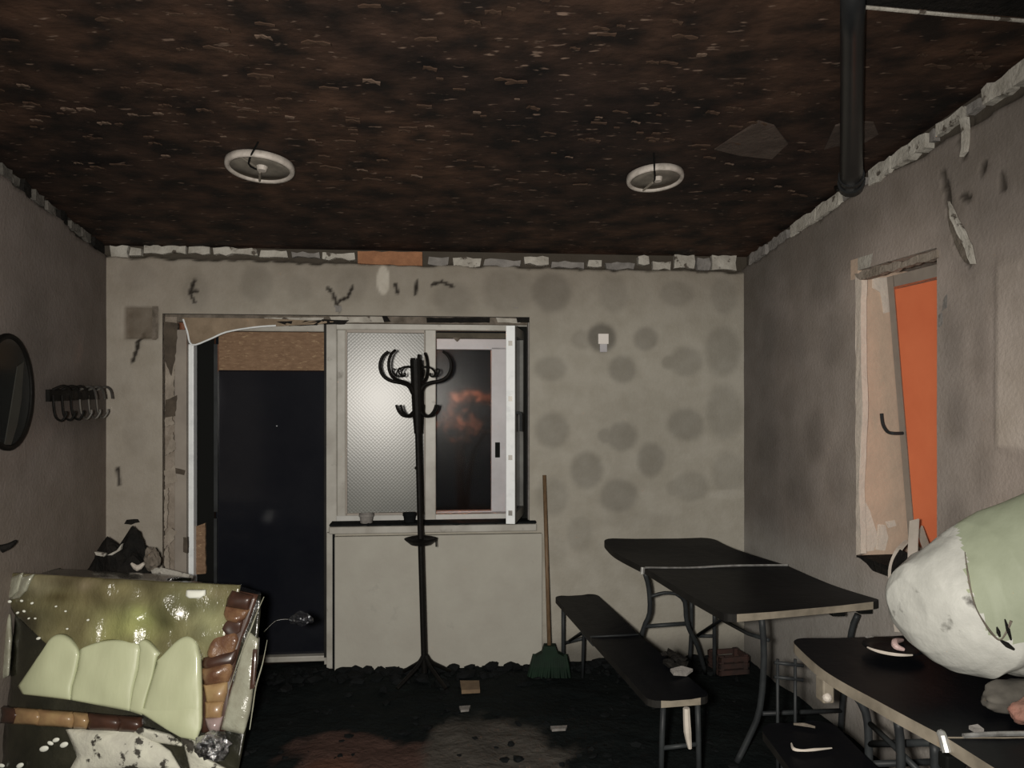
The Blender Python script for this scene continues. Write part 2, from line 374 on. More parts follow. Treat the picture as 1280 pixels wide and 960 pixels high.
# ================================================================== SETTING
# openings of the back wall (u, z)
hu0 = BK.uz(203, 600)[0]; hu1 = BK.uz(413, 600)[0]; hu2 = BK.uz(662, 600)[0]
hz_top = BK.uz(430, 394)[1]; hz_sill = BK.uz(540, 660)[1]
BSPOTS = [(689,461,20,16,.8),(752,422,18,18,1.9),(728,425,13,12,.55),(807,424,15,15,1),(778,462,17,17,1),(837,453,10,9,.8),(858,452,21,19,.8),
 (903,440,22,32,.8),(690,538,21,22,.9),(757,545,10,9,.8),(778,545,19,18,1),(857,531,23,20,1),(905,515,23,34,.75),(814,575,17,21,1),(733,588,20,23,1),
 (773,620,23,21,1),(690,620,20,24,.7),(843,610,11,10,.6),(863,608,22,18,.75),(910,590,20,26,.6),(725,668,16,22,.5),(689,365,25,25,1),(767,367,18,24,.5),
 (846,367,21,16,.6),(905,370,16,24,.6),(566,374,24,20,.6),(636,363,32,28,.55),(245,365,16,24,.5),(320,355,20,24,.55),(375,362,14,18,.3),(440,355,20,22,.4),
 (172,345,24,18,.35),(150,470,16,26,.2),(170,545,16,24,.25),(690,690,18,20,.3),(800,650,50,10,.2),(610,735,14,16,.3)]
BCRACK = [[(243,350),(237,366),(243,378)],[(410,360),(417,368),(420,378),(424,388)],[(424,376),(434,372),(441,358)],[(494,355),(497,366)],
 [(540,356),(552,352),(566,358)],[(147,586),(149,606)],[(172,428),(176,418),(170,440),(165,452)],[(238,364),(246,364)],[(521,352),(519,368)]]
def seg_dist(U, Z, fr, pl):
    d = np.full_like(U, 9.0); q = [np.array(fr.uz(x, y)) for x, y in pl]
    for a, b in zip(q, q[1:]):
        ab = b-a; t = np.clip(((U-a[0])*ab[0]+(Z-a[1])*ab[1])/(ab@ab), 0, 1)
        d = np.minimum(d, np.hypot(U-a[0]-t*ab[0], Z-a[1]-t*ab[1]))
    return d
def back_edge(U):        # lower edge of the broken band under the ceiling
    base = np.interp(U, [UL, UR], [BK.uz(140, 322)[1], BK.uz(925, 341)[1]])
    return base+.018*(fbm(U, U*0, 9, 5)-.5)*2
def back_col(U, Z):
    c = np.empty(U.shape+(3,)); c[:] = (.405, .385, .335)
    g = fbm(U, Z, 1.3, 11); c *= (.90+.20*g)[..., None]
    # warmer soot film high up and at the left
    hi = sstep(1.9, 2.6, Z+.25*(fbm(U, Z, 2.2, 3)-.5)); c = mixc(c, (.235, .205, .17), hi*.75)
    lft = 1-sstep(BK.uz(150, 500)[0], BK.uz(330, 500)[0], U); c = mixc(c, (.34, .30, .255), lft*.6)
    m = spots(BK, U, Z, BSPOTS); c = c*(1-.27*m[..., None])
    for p in BCRACK:
        d = seg_dist(U, Z, BK, p); k = 1-sstep(.006, .014, d+.01*(fbm(U, Z, 30, 8)-.5)); c = mixc(c, (.035, .03, .025), k)
    pale = spots(BK, U, Z, [(479,350,8,18,1),(556,470,4,4,0)], .12); c = mixc(c, (.52, .49, .43), pale)
    # short paler streak on the right
    cr = spots(BK, U, Z, [(910,618,24,6,.5)]); c = mixc(c, (.50, .48, .43), cr)
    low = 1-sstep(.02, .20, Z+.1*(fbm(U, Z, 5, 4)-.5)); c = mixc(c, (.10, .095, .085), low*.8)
    # square box hole at the left
    a, b = BK.uz(155, 383); e, f = BK.uz(197, 425)
    hole = ((U > a) & (U < e) & (Z < b) & (Z > f)).astype(float)*.85; c = mixc(c, (.13, .105, .08), hole*(.7+.5*fbm(U, Z, 20, 2)))
    band = sstep(-.006, .006, Z-back_edge(U)); c = mixc(c, (.07, .06, .048), band)
    return np.clip(c, .004, 1)
def back_disp(U, Z):
    a, b = BK.uz(155, 383); e, f = BK.uz(197, 425)
    hole = ((U > a) & (U < e) & (Z < b) & (Z > f)).astype(float)
    w = -.03*hole*(.6+.8*fbm(U, Z, 14, 2)); w -= .035*sstep(-.004, .012, Z-back_edge(U))
    for p in BCRACK: w -= .010*(1-sstep(.003, .012, seg_dist(U, Z, BK, p)))
    return w+.004*(fbm(U, Z, 3, 21)-.5)
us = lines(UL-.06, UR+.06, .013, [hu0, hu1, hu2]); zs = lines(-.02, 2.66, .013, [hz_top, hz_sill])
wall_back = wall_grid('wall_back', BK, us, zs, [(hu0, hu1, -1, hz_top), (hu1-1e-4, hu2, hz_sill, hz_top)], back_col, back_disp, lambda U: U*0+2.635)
# ---- right wall
RL = 7.2
rw = [RT.uz(1072, 500)[0], RT.uz(1171, 500)[0]]
rz0 = RT.uz(1072, 694)[1]; rz1 = RT.uz(1072, 338)[1]
RSPOTS = [(1020,545,14,28,.7),(985,430,18,30,.5),(1040,430,14,32,.5),(1000,620,18,26,.5),(960,560,14,30,.5),(965,420,12,26,.5),(1045,600,12,34,.5),(1030,360,16,24,.4),
 (1190,420,12,40,.4),(1195,520,12,34,.5),(1225,440,10,38,.45),(1195,650,12,30,.5),(1230,600,12,40,.4),(1020,690,20,20,.3),(985,500,10,22,.35),(1240,260,22,40,.35),(1210,330,14,20,.4),(1060,280,30,20,.4)]
RCRACK = [[(1205,150),(1200,175),(1206,195)],[(1183,230),(1187,262),(1196,300),(1212,330)],[(1203,245),(1211,248)],[(1230,205),(1228,216)],[(1252,220),(1254,236)],[(1178,215),(1182,235)]]
def right_edge(U):
    t = np.array([ceil_z(RT.pt(u, 0, 0)) for u in (0, RL)]); top = np.interp(U, [0, RL], t)
    return top-.085-.05*sstep(1.2, 2.4, U)+.022*(fbm(U, U*0, 6, 31)-.5)*2
def right_col(U, Z):
    c = np.empty(U.shape+(3,)); c[:] = (.40, .345, .31); g = fbm(U, Z, 1.1, 41); c *= (.78+.44*g)[..., None]
    g2 = sstep(.45, .7, fbm(U*1.3, Z*.5, 1.6, 51)); c = mixc(c, (.25, .225, .205), g2*.55)
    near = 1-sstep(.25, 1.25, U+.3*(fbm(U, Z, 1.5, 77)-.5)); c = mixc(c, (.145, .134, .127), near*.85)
    c = c*(1-.38*spots(RT, U, Z, RSPOTS, .6)[..., None])
    soot = sstep(-.55, -.05, Z-right_edge(U)+.35*(fbm(U, Z, 2.5, 61)-.5)); c = mixc(c, (.13, .115, .10), soot*.65)
    for p in RCRACK:
        d = seg_dist(U, Z, RT, p); c = mixc(c, (.055, .047, .04), 1-sstep(.006, .02, d+.012*(fbm(U, Z, 20, 8)-.5)))
    # pale repaired rectangle near the frame edge
    a, b = RT.uz(1246, 330); _, d_ = RT.uz(1246, 560)
    patch = sstep(a-.008, a+.008, U)*sstep(d_-.01, d_+.01, Z+.015*(fbm(U, Z, 12, 5)-.5))*(1-sstep(b-.03, b+.03, Z))*(1-sstep(a+.9, a+1.0, U))
    c = mixc(c, (.50, .44, .39), patch*(.35+.65*(1-sstep(d_+.1, d_+.65, Z))))
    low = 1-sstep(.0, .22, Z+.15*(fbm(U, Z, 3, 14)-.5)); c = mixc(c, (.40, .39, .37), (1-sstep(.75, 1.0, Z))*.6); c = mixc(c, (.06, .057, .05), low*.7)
    band = sstep(-.006, .006, Z-right_edge(U)); c = mixc(c, (.075, .064, .052), band)
    return np.clip(c, .004, 1)
def right_disp(U, Z):
    w = -.035*sstep(-.004, .012, Z-right_edge(U))
    for p in RCRACK: w = w-.012*(1-sstep(.004, .016, seg_dist(U, Z, RT, p)))
    a, b = RT.uz(1246, 330); _, d_ = RT.uz(1246, 560)
    w = w+.008*sstep(a-.004, a+.004, U)*sstep(d_-.01, d_+.01, Z)*(1-sstep(b-.03, b+.03, Z))*(1-sstep(a+.9, a+1.0, U))
    return w+.006*(fbm(U, Z, 2.5, 22)-.5)
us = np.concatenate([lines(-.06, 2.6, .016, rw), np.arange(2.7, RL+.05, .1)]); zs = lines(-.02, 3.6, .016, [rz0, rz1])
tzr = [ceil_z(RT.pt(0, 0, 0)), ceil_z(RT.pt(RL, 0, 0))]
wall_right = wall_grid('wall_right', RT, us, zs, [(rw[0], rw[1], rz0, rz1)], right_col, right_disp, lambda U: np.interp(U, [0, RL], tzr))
# ---- left wall
def left_edge(U):
    t = [ceil_z(LF.pt(-RL, 0, 0)), ceil_z(LF.pt(0, 0, 0))]; return np.interp(U, [-RL, 0], t)-.07+.02*(fbm(U+20, U*0, 7, 71)-.5)*2
def left_col(U, Z):
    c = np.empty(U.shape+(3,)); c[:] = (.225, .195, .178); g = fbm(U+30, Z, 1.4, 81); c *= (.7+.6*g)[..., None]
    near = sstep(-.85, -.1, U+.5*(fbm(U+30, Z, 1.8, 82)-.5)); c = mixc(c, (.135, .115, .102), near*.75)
    lo = 1-sstep(.9, 1.7, Z+.5*(fbm(U+30, Z, 2, 83)-.5)); c = mixc(c, (.26, .22, .18), lo*.5)
    c = c*(1-.55*spots(LF, U, Z, [(95,505,45,34,.8),(40,440,25,60,.4)], .8)[..., None])  # soft dark patch over the hook rack paints its shadow on the wall
    band = sstep(-.006, .006, Z-left_edge(U)); c = mixc(c, (.05, .047, .04), band)
    return np.clip(c, .004, 1)
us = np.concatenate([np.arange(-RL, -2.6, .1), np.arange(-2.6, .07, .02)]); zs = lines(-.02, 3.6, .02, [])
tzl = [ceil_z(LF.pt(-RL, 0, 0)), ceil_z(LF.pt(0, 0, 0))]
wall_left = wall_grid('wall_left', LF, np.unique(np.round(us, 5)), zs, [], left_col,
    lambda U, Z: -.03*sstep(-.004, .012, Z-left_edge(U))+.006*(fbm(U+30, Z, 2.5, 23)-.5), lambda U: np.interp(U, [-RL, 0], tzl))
# ---- rear wall, ceiling, floor
def flat_poly(bm, pts, t):
    v = [bm.verts.new(p) for p in pts]; w = [bm.verts.new((p[0], p[1], p[2]+t)) for p in pts]
    n = len(pts); bm.faces.new(v); bm.faces.new(w[::-1])
    for i in range(n): bm.faces.new((v[i], w[i], w[(i+1) % n], v[(i+1) % n]))
rr = RT.pt(6.4, 0, 0); lr = LF.pt(-6.1, 0, 0)
b = NB(); hexa(b, [(lr.x-.2, lr.y, 0), (rr.x+.2, rr.y, 0), (rr.x+.2, rr.y, ceil_z(rr)), (lr.x-.2, lr.y, ceil_z(lr)),
                   (lr.x-.2, lr.y-.1, 0), (rr.x+.2, rr.y-.1, 0), (rr.x+.2, rr.y-.1, ceil_z(rr)), (lr.x-.2, lr.y-.1, ceil_z(lr))])
struct('wall_rear', b, M['chunk_grey'])
c4 = [BK.pt(UL-.15, -.1, 0), BK.pt(UR+.15, -.1, 0), RT.pt(6.4, -.2, 0), LF.pt(-6.1, -.2, 0)]
b = NB(); flat_poly(b, [(p.x, p.y, ceil_z(p)) for p in c4], .05)
ceiling = struct('ceiling', b, M['osb_ceiling'])
def floor_mat():
    m = mat('soot_floor', (.0055, .0080, .0085), (.009, .0115, .0115), 5, .85, bump=.8, bscale=24, c3=(.018, .019, .018), scale3=26, lo3=.68, hi3=.76, spec=.08)
    nt = m.node_tree; b = nt.nodes['Principled BSDF']; src = b.inputs['Base Color'].links[0].from_socket
    a = nt.nodes.new('ShaderNodeAttribute'); a.attribute_name = 'stain'; mx = nt.nodes.new('ShaderNodeMix'); mx.data_type = 'RGBA'
    sp = nt.nodes.new('ShaderNodeAttribute'); sp.attribute_name = 'mask'
    nt.links.new(sp.outputs['Fac'], mx.inputs[0]); nt.links.new(src, mx.inputs[6]); nt.links.new(a.outputs['Color'], mx.inputs[7])
    nt.links.new(mx.outputs[2], b.inputs['Base Color']); return m
def make_floor():
    xs = np.arange(-2.9, 2.5, .03); ys = np.concatenate([np.arange(-1.6, 2.2, .1), np.arange(2.2, 5.05, .025)])
    X, Y = np.meshgrid(xs, ys); Z = .03*(fbm(X+9, Y+9, 4, 91)-.62)+.02*(fbm(X+9, Y+9, 16, 92)-.6)
    c = np.zeros(X.shape+(3,)); mask = np.zeros_like(X)
    def patch(px, py, rx, ry, col, s, seed):
        nonlocal mask
        p = PZ(px, py, 0); q = PZ(px+rx, py, 0); r = PZ(px, py-ry, 0)
        d = np.hypot((X-p.x)/(q.x-p.x), (Y-p.y)/(r.y-p.y))+1.1*(fbm(X+9, Y+9, 4.5, seed)-.5)
        k = s*(1-sstep(.8, 1.05, d)); t = (.65+.7*fbm(X+9, Y+9, 10, seed+1))
        kk = k[..., None]; c[:] = c*(1-kk)+np.array(col)*t[..., None]*kk/np.maximum(1e-3, np.maximum(kk, mask[..., None]*(1-kk)+kk)); mask = np.maximum(mask, k)
    patch(455, 975, 115, 68, (.075, .044, .036), .9, 101); patch(390, 990, 60, 45, (.105, .050, .034), .8, 111); patch(620, 955, 95, 58, (.072, .066, .058), .95, 121)
    nz, nu = X.shape; idx = np.arange(nz*nu).reshape(nz, nu)
    q = np.stack([idx[:-1, :-1], idx[:-1, 1:], idx[1:, 1:], idx[1:, :-1]], -1).reshape(-1, 4)
    me = bpy.data.meshes.new('floor'); me.from_pydata(np.stack([X, Y, Z], -1).reshape(-1, 3).tolist(), [], q.tolist())
    cc = np.ones((nz*nu, 4), np.float32); cc[:, :3] = c.reshape(-1, 3)
    me.color_attributes.new('stain', 'FLOAT_COLOR', 'POINT').data.foreach_set('color', cc.ravel())
    me.attributes.new('mask', 'FLOAT', 'POINT').data.foreach_set('value', mask.reshape(-1).astype(np.float32))
    for p in me.polygons: p.use_smooth = True
    return tag(link('floor', me, floor_mat()), kind='structure')
floor = make_floor()

# ---- broken pieces along the top of the walls (parts of the walls)
def chunk(fr, pts, w, t, m, parent, name='plaster_chunk', step=.035, amp=.010):
    b = NB(); plate(b, fr, pts, w, t, step, amp); return obj(name, b, m, parent)
def bandpx(x, f):      # f = 0 at the ceiling line, 1 at the plaster edge
    top = 305+(x-133)*(318-305)/797; bot = 322+(x-140)*(342-322)/785; return top+(bot-top)*f
for (x0, x1, f0, f1, m) in [(137,160,.1,.95,'foam'),(163,176,.3,.8,'foam'),(180,232,.05,.62,'foam'),(236,262,.1,.55,'foam'),(266,322,.15,.6,'foam'),(326,360,.25,.7,'foam'),
   (364,400,.3,.7,'chunk_grey'),(403,444,.3,.72,'foam'),(536,560,.45,.9,'chunk_grey'),(566,600,.5,.95,'foam'),(606,650,.55,.9,'chunk_grey'),(655,686,.35,.75,'foam'),
   (690,730,.6,.95,'chunk_grey'),(736,752,.45,.8,'foam'),(757,792,.6,.9,'chunk_grey'),(798,812,.2,.6,'foam'),(816,838,.45,.9,'foam'),(843,868,.05,.8,'foam'),(872,887,.2,.85,'chunk_grey'),(890,921,.05,.85,'foam')]:
    chunk(BK, [(x0, bandpx(x0, f0)), (x1, bandpx(x1, f0)), (x1, bandpx(x1, f1)), (x0, bandpx(x0, f1))], random.uniform(-.012, .012), .05, M[m], wall_back)
chunk(BK, [(447,314),(528,315),(528,332),(447,329)], .02, .06, M['brick_orange'], wall_back, 'brick', .05, .004)
def rband(x, f):       # ceiling line and plaster edge along the right wall
    u0 = 0; pts = []
    u = RT.uz(x, 300)[0]; p = RT.pt(u, 0, 0); zt = ceil_z(p); zb = zt-.09-.05*min(1, max(0, (u-1.2)/1.2)); z = zt+(zb-zt)*f
    d = p.y; return HZ+(CZ-z)*F/d
for (x0, x1, f0, f1, m) in [(936,956,.25,.95,'chunk_grey'),(960,984,.3,.9,'chunk_grey'),(987,1018,.2,.95,'foam'),(1019,1048,.15,.95,'foam'),(1052,1080,.4,.9,'chunk_grey'),(1085,1112,.2,.95,'foam'),(1114,1156,.25,.8,'foam'),
   (1160,1168,.3,.7,'chunk_grey'),(1170,1204,.2,.65,'foam'),(1208,1222,.3,.6,'chunk_grey'),(1226,1262,.1,.6,'foam'),(1264,1300,.1,.62,'foam'),(1304,1360,.2,.7,'chunk_grey')]:
    chunk(RT, [(x0, rband(x0, f0)), (x1, rband(x1, f0)), (x1, rband(x1, f1)), (x0, rband(x0, f1))], random.uniform(-.012, .012), .05, M[m], wall_right)
def lband(x, f):
    u = LF.uz(x, 300)[0]; p = LF.pt(u, 0, 0); zt = ceil_z(p); z = zt-.075*f; return HZ+(CZ-z)*F/p.y
for i in range(9):
    x0 = 118-i*14.5+random.uniform(-2, 2); x1 = x0+random.uniform(7, 12); f0 = random.uniform(.1, .35)
    chunk(LF, [(x0, lband(x0, f0)), (x1, lband(x1, f0)), (x1, lband(x1, .9)), (x0, lband(x0, .9))], random.uniform(-.012, .005), .05, M['chunk_dark'] if i % 3 else M['char'], wall_left)
# the loose flap of plaster hanging off the right wall
b = NB(); plate(b, RT, [(1184,252),(1190,262),(1200,282),(1212,306),(1217,330),(1213,330),(1206,312),(1196,292),(1187,272)], .035, .012, .03, .004)
tag(obj('plaster_flap', b, M['foam'], wall_right), 'pale torn flap of plaster hanging from the wall')
b = NB(); plate(b, RT, [(1184,258),(1196,292),(1206,314),(1212,331),(1206,328),(1195,310),(1186,284)], .008, .02, .03, .005); obj('flap_shadow', b, M['mortar'], wall_right)  # shadow cast by the flap, laid in as a darker plate
b = NB(); plate(b, RT, [(1199,148),(1206,146),(1207,170),(1205,190),(1199,196),(1202,172)], .02, .02, .03, .004); obj('plaster_flap', b, M['foam'], wall_right)

# ---- charred strands peeling off the ceiling (parts of the ceiling)
sm = []
for k in range(6):
    b = NB(); L = .030+.010*k; n = 4; rows = []
    for i in range(n+1):
        x = -L/2+L*i/n; hw = .0075+.003*math.sin(3*i+k); zz = -.005*abs(i/n-.3)*((k % 3)+.4)-.003
        rows.append([b.verts.new((x, -hw, zz)), b.verts.new((x, hw, zz+.002)), b.verts.new((x, hw, zz-.002)), b.verts.new((x, -hw, zz-.004))])
    for i in range(n):
        for j in range(4): b.faces.new((rows[i][j], rows[i][(j+1) % 4], rows[i+1][(j+1) % 4], rows[i+1][j]))
    b.faces.new(rows[0]); b.faces.new(rows[-1][::-1])
    for mm in ('strand', 'strand_pale'):
        me = bpy.data.meshes.new('wood_strand'); bb = b.copy(); bmesh.ops.recalc_face_normals(bb, faces=bb.faces[:]); bb.to_mesh(me); bb.free(); me.materials.append(M[mm]); sm.append(me)
    b.free()
cnt = 0
for k in range(900):
    if cnt >= 170: break
    w = 1.0+2.7*random.random()**1.0; u = random.uniform(-2.6, 2.0); p = BK.pt(u, w, 0)
    px = 640+p.x/p.y*F; py = HZ-(ceil_z(p)-CZ)/p.y*F
    if not (-20 < px < 1300 and -20 < py < 250) or p.x > RT.pt(4.8-p.y, 0, 0).x-.1 or p.x < LF.pt(p.y-4.6, 0, 0).x+.1: continue
    if math.hypot(px-325, (py-205)*2) < 75 or math.hypot(px-819, (py-219)*2) < 70 or (abs(px-1066) < 30): continue
    dens = .5+.5*noise3(p, 1.1, 3)+(.25 if px < 640 else 0)
    if random.random() > dens: continue
    o = bpy.data.objects.new('wood_strand', sm[random.choice([0, 2, 4, 6, 8, 10, 0, 2, 4, 1, 3, 5])]); COL.objects.link(o); o.parent = ceiling
    o.location = (p.x, p.y, ceil_z(p)); o.rotation_euler = (math.radians(-7), random.uniform(-.05, .05), random.gauss(.05, .16)); s = random.uniform(.7, 1.35); o.scale = (s, s, s); cnt += 1
# peeled chipboard tongue beside the right lamp ring, torn edges by the pipe
def cpx(px, py, drop=0.0):     # a point of the ceiling seen at a pixel
    d = Vector(((px-640)/F, 1, -(py-HZ)/F)); a = 0.125*BK.n
    t = (2.63+.125*((-BK.o).dot(BK.n))-CZ)/(d.z-.125*Vector((d.x, d.y, 0)).dot(BK.n)); return Vector((0, 0, CZ))+d*t-Vector((0, 0, drop))
def ceil_plate(name, pts, drop, t, m, parent=ceiling):
    b = NB(); q = [cpx(x, y) for x, y in pts]
    v = [b.verts.new(p-Vector((0, 0, drop*(.3+.7*(i % 3)/2)))) for i, p in enumerate(q)]; w = [b.verts.new(p+Vector((0, 0, t))) for p in q]; n = len(q)
    b.faces.new(v); b.faces.new(w[::-1])
    for i in range(n): b.faces.new((v[i], w[i], w[(i+1) % n], v[(i+1) % n]))
    return obj(name, b, m, parent)
M['ceil_peel'] = mat('grey_peeled_board', (.060, .043, .034), (.036, .024, .018), 14, .8, bump=.4)
ceil_plate('peeled_board', [(893,186),(920,168),(948,150),(968,156),(985,178),(965,196),(925,194)], .012, .01, M['ceil_peel'])
ceil_plate('peeled_board', [(1030,186),(1044,156),(1062,150),(1092,152),(1098,166),(1080,176),(1046,182)], .012, .01, M['ceil_peel'])
# edge of the plasterboard sheet that still hangs at the right, near the viewer
b = NB(); q = [cpx(1082, -2, .02), cpx(1290, 15, .02), cpx(1330, -60, .02), cpx(1090, -70, .02)]
hexa(b, q+[p+Vector((0, 0, .04)) for p in q]); obj('ceiling_board', b, M['char'], ceiling)
b = NB(); tube(b, [cpx(1082, -3, .03), cpx(1180, 4.5, .034), cpx(1290, 15, .03)], .006, 6, 3); tag(obj('board_edge', b, M['foam'], ceiling), 'pale broken edge of the hanging ceiling board')

# ================================================================== BACK OPENING: door and window
door = thing('door_1', None, None, BK.pt(hu0, -.1, 0), kind='structure')
win = thing('window_1', None, None, BK.pt(hu1, -.1, hz_sill), kind='structure')
WF = -.09                                                   # front of the frames
def revealF(name, u0, u1, z0, z1, w0, w1, m, parent): b = NB(); boxF(b, BK, u0, u1, w0, w1, z0, z1); return obj(name, b, m, parent)
# reveals (thickness of the wall)
revealF('reveal', hu0-.06, hu0, -.02, hz_top+.06, -.40, -.001, M['mortar'], wall_back)
revealF('reveal', hu2, hu2+.06, hz_sill-.05, hz_top+.06, -.40, -.001, M['chunk_grey'], wall_back)
revealF('reveal', hu0, hu2, hz_top, hz_top+.06, -.40, -.001, M['chunk_grey'], wall_back)
revealF('reveal', hu1, hu2, hz_sill-.06, hz_sill, -.40, -.012, M['chunk_grey'], wall_back)
revealF('reveal', hu1, hu1+.06, -.02, hz_sill-.06, -.40, -.012, M['chunk_grey'], wall_back)
# left mortar strip with foam lumps
b = NB(); boxpx(b, BK, 203, 396, 221, 830, -.045, .05); ms = tag(obj('mortar_strip', b, M['strip_mortar'], wall_back), 'crumbling brown mortar strip beside the door frame')
b = NB(); boxpx(b, BK, 218, 412, 233, 830, -.03, .05, .004); obj('plaster_strip', b, mat('pale_strip', (.32, .285, .245), (.25, .22, .19), 5, .85), wall_back)
for pts in [[(209,440),(219,436),(217,500),(211,520),(206,480)],[(211,552),(216,540),(220,562),(206,570)],[(205,588),(219,582),(221,602),(206,606)],[(205,612),(210,610),(209,660),(205,664)],
            [(205,670),(214,660),(221,664),(216,676),(205,686)],[(205,690),(210,684),(212,712),(206,714)],[(206,520),(213,516),(218,530),(207,534)]]:
    chunk(BK, pts, -.028, .03, M['plaster_lump'], ms, 'foam_lump', .012, .005)
for pts in [[(204,402),(222,404),(220,440),(214,470),(206,450)],[(207,500),(221,494),(219,520),(206,522)],[(219,585),(231,588),(230,594),(220,592)],[(229,672),(234,672),(234,692),(229,690)]]:
    chunk(BK, pts, -.025, .03, M['mortar_dark'], ms, 'burnt_patch', .02, .003)
# top strip between plaster and frame
b = NB(); boxpx(b, BK, 203, 394, 662, 404, -.05, .05); ts = obj('lintel_strip', b, M['mortar'], wall_back)
for pts in [[(412,396),(482,396),(480,403),(416,403)],[(330,397),(405,397),(402,402),(335,402)],[(620,397),(655,399),(650,404),(622,403)]]: chunk(BK, pts, -.04, .03, M['foam'], ts, 'foam_lump', .03, .002)
for pts in [[(345,402),(405,400),(395,406),(360,407)],[(402,399),(436,400),(430,405),(405,405)],[(476,392),(482,393),(488,402),(480,402)],[(533,397),(612,397),(612,403),(533,403)],[(645,394),(663,394),(663,403),(647,403)]]: chunk(BK, pts, -.03, .03, M['char'], ts, 'burnt_patch', .03, .002)
# peeling tan sheet at the top left of the door
b = NB(); plate(b, BK, [(228,397),(330,398),(420,402),(400,405),(320,409),(283,416),(262,425),(240,432),(234,415)], -.03, .01)
pl = tag(obj('peeling_sheet', b, M['tan'], door), 'tan lining sheet sagging over the top left of the door')
b = NB(); tube(b, [BK.px(x, y, -.024) for x, y in [(229,399),(234,414),(240,431),(262,424),(283,415),(318,409),(345,407)]], .0055, 6, 4); tag(obj('sheet_edge', b, M['pvc_clean'], pl), 'bright torn edge of the sagging sheet')
# door frame
def fr_px(name, x0, y0, x1, y1, w, t, m, parent, bev=.006): b = NB(); boxpx(b, BK, x0, y0, x1, y1, w, t, bev); return obj(name, b, m, parent)
fr_px('frame_stile', 233, 430, 242, 826, WF+.02, .07, M['pvc_clean'], door)
fr_px('frame_stile', 405, 404, 421, 832, WF, .07, M['pvc'], door)
fr_px('frame_head', 240, 404, 405, 414, WF-.01, .06, M['pvc'], door)
fr_px('threshold', 240, 822, 414, 829, WF, .08, M['pvc'], door)
fr_px('door_leaf', 271, 464, 405, 822, WF-.05, .03, M['dark_glass'], door, .003)
fr_px('board_infill', 273, 415, 406, 463, WF-.02, .02, M['osb'], door, .003)
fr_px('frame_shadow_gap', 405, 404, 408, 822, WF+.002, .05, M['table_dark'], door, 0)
fr_px('leaf_stile', 267, 430, 272, 640, WF-.03, .03, M['steel'], door, .002)
fr_px('leaf_stile', 267, 648, 271, 822, WF-.03, .03, M['steel'], door, .002)
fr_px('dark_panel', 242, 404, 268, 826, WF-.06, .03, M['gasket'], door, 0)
b = NB(); plate(b, BK, [(240,660),(256,654),(257,717),(240,718)], WF-.03, .02, .03, .003); tag(obj('board_scrap', b, M['osb'], door), 'scrap of brown chipboard at the foot of the door jamb')
b = NB(); lathe(b, [(0, 0), (.004, .001), (.005, .004), (0, .006)], BK.px(346, 533, WF-.045), 8); obj('leaf_screw', b, M['pvc_clean'], door)
# window frame
fr_px('frame_head', 420, 404, 662, 413, WF, .07, M['pvc'], win)
fr_px('frame_stile', 421, 412, 432, 656, WF, .07, M['pvc'], win)
fr_px('mullion', 531, 412, 545, 656, WF+.004, .07, M['pvc'], win)
fr_px('frame_sill', 420, 643, 662, 657, WF+.002, .07, mat('pvc_sill', (.52, .52, .50), (.42, .42, .40), 6, .4), win)
fr_px('frame_gap', 645, 408, 660, 654, WF+.012, .06, M['gasket'], win, .002)
fr_px('jamb_strip', 660, 403, 665, 657, -.02, .06, M['chunk_grey'], win, .003)
b = NB(); ua, za = BK.uz(431, 643, WF-.025); ub, zb0 = BK.uz(533, 414, WF-.045)      # pane turned slightly so the torch highlight sits left of centre
hexa(b, [BK.pt(ua, WF-.016, za), BK.pt(ub, WF-.050, za), BK.pt(ub, WF-.050, zb0), BK.pt(ua, WF-.016, zb0), BK.pt(ua, WF-.024, za), BK.pt(ub, WF-.058, za), BK.pt(ub, WF-.058, zb0), BK.pt(ua, WF-.024, zb0)])
frz = obj('frosted_pane', b, M['frost'], win)
for r in ((430,412,434,645), (530,412,534,645)): fr_px('glazing_bead', *r, WF-.004, .05, M['sash_grey'], win, .002)
fr_px('glazing_bead', 432, 411, 532, 416, WF-.004, .05, M['sash_grey'], win, .002)
fr_px('glazing_bead', 432, 641, 532, 644, WF-.004, .05, M['sash_grey'], win, .002)
# a lumpy soft-brown stain strip at the head of the right opening
fr_px('blind_rail', 545, 416, 634, 423, WF-.04, .05, mat('brown_rail', (.10, .085, .06), (.06, .05, .035), 10, .8), win, .003)
b = NB(); plate(b, BK, [(566,422),(576,422),(571,427)], WF-.035, .01); obj('hanging_bit', b, M['mortar'], win)
# outer casement, seen through the open inner one
OW = -.26
outer = tag(obj('outer_frame', (lambda b: (boxpx(b, BK, 520, 420, 640, 437, OW, .06, .004), boxpx(b, BK, 614, 434, 637, 646, OW, .06, .004), boxpx(b, BK, 520, 639, 640, 656, OW, .06, .004), boxpx(b, BK, 520, 434, 536, 646, OW, .06, .004), b)[-1])(NB()), M['pvc_grey'], win), 'grey outer casement frame')
b = NB(); boxpx(b, BK, 534, 435, 616, 641, OW-.03, .006); obj('pane', b, M['smeared'], outer)
b = NB(); boxpx(b, BK, 619, 553, 625, 572, OW+.012, .014, .003); obj('latch', b, M['gasket'], outer)
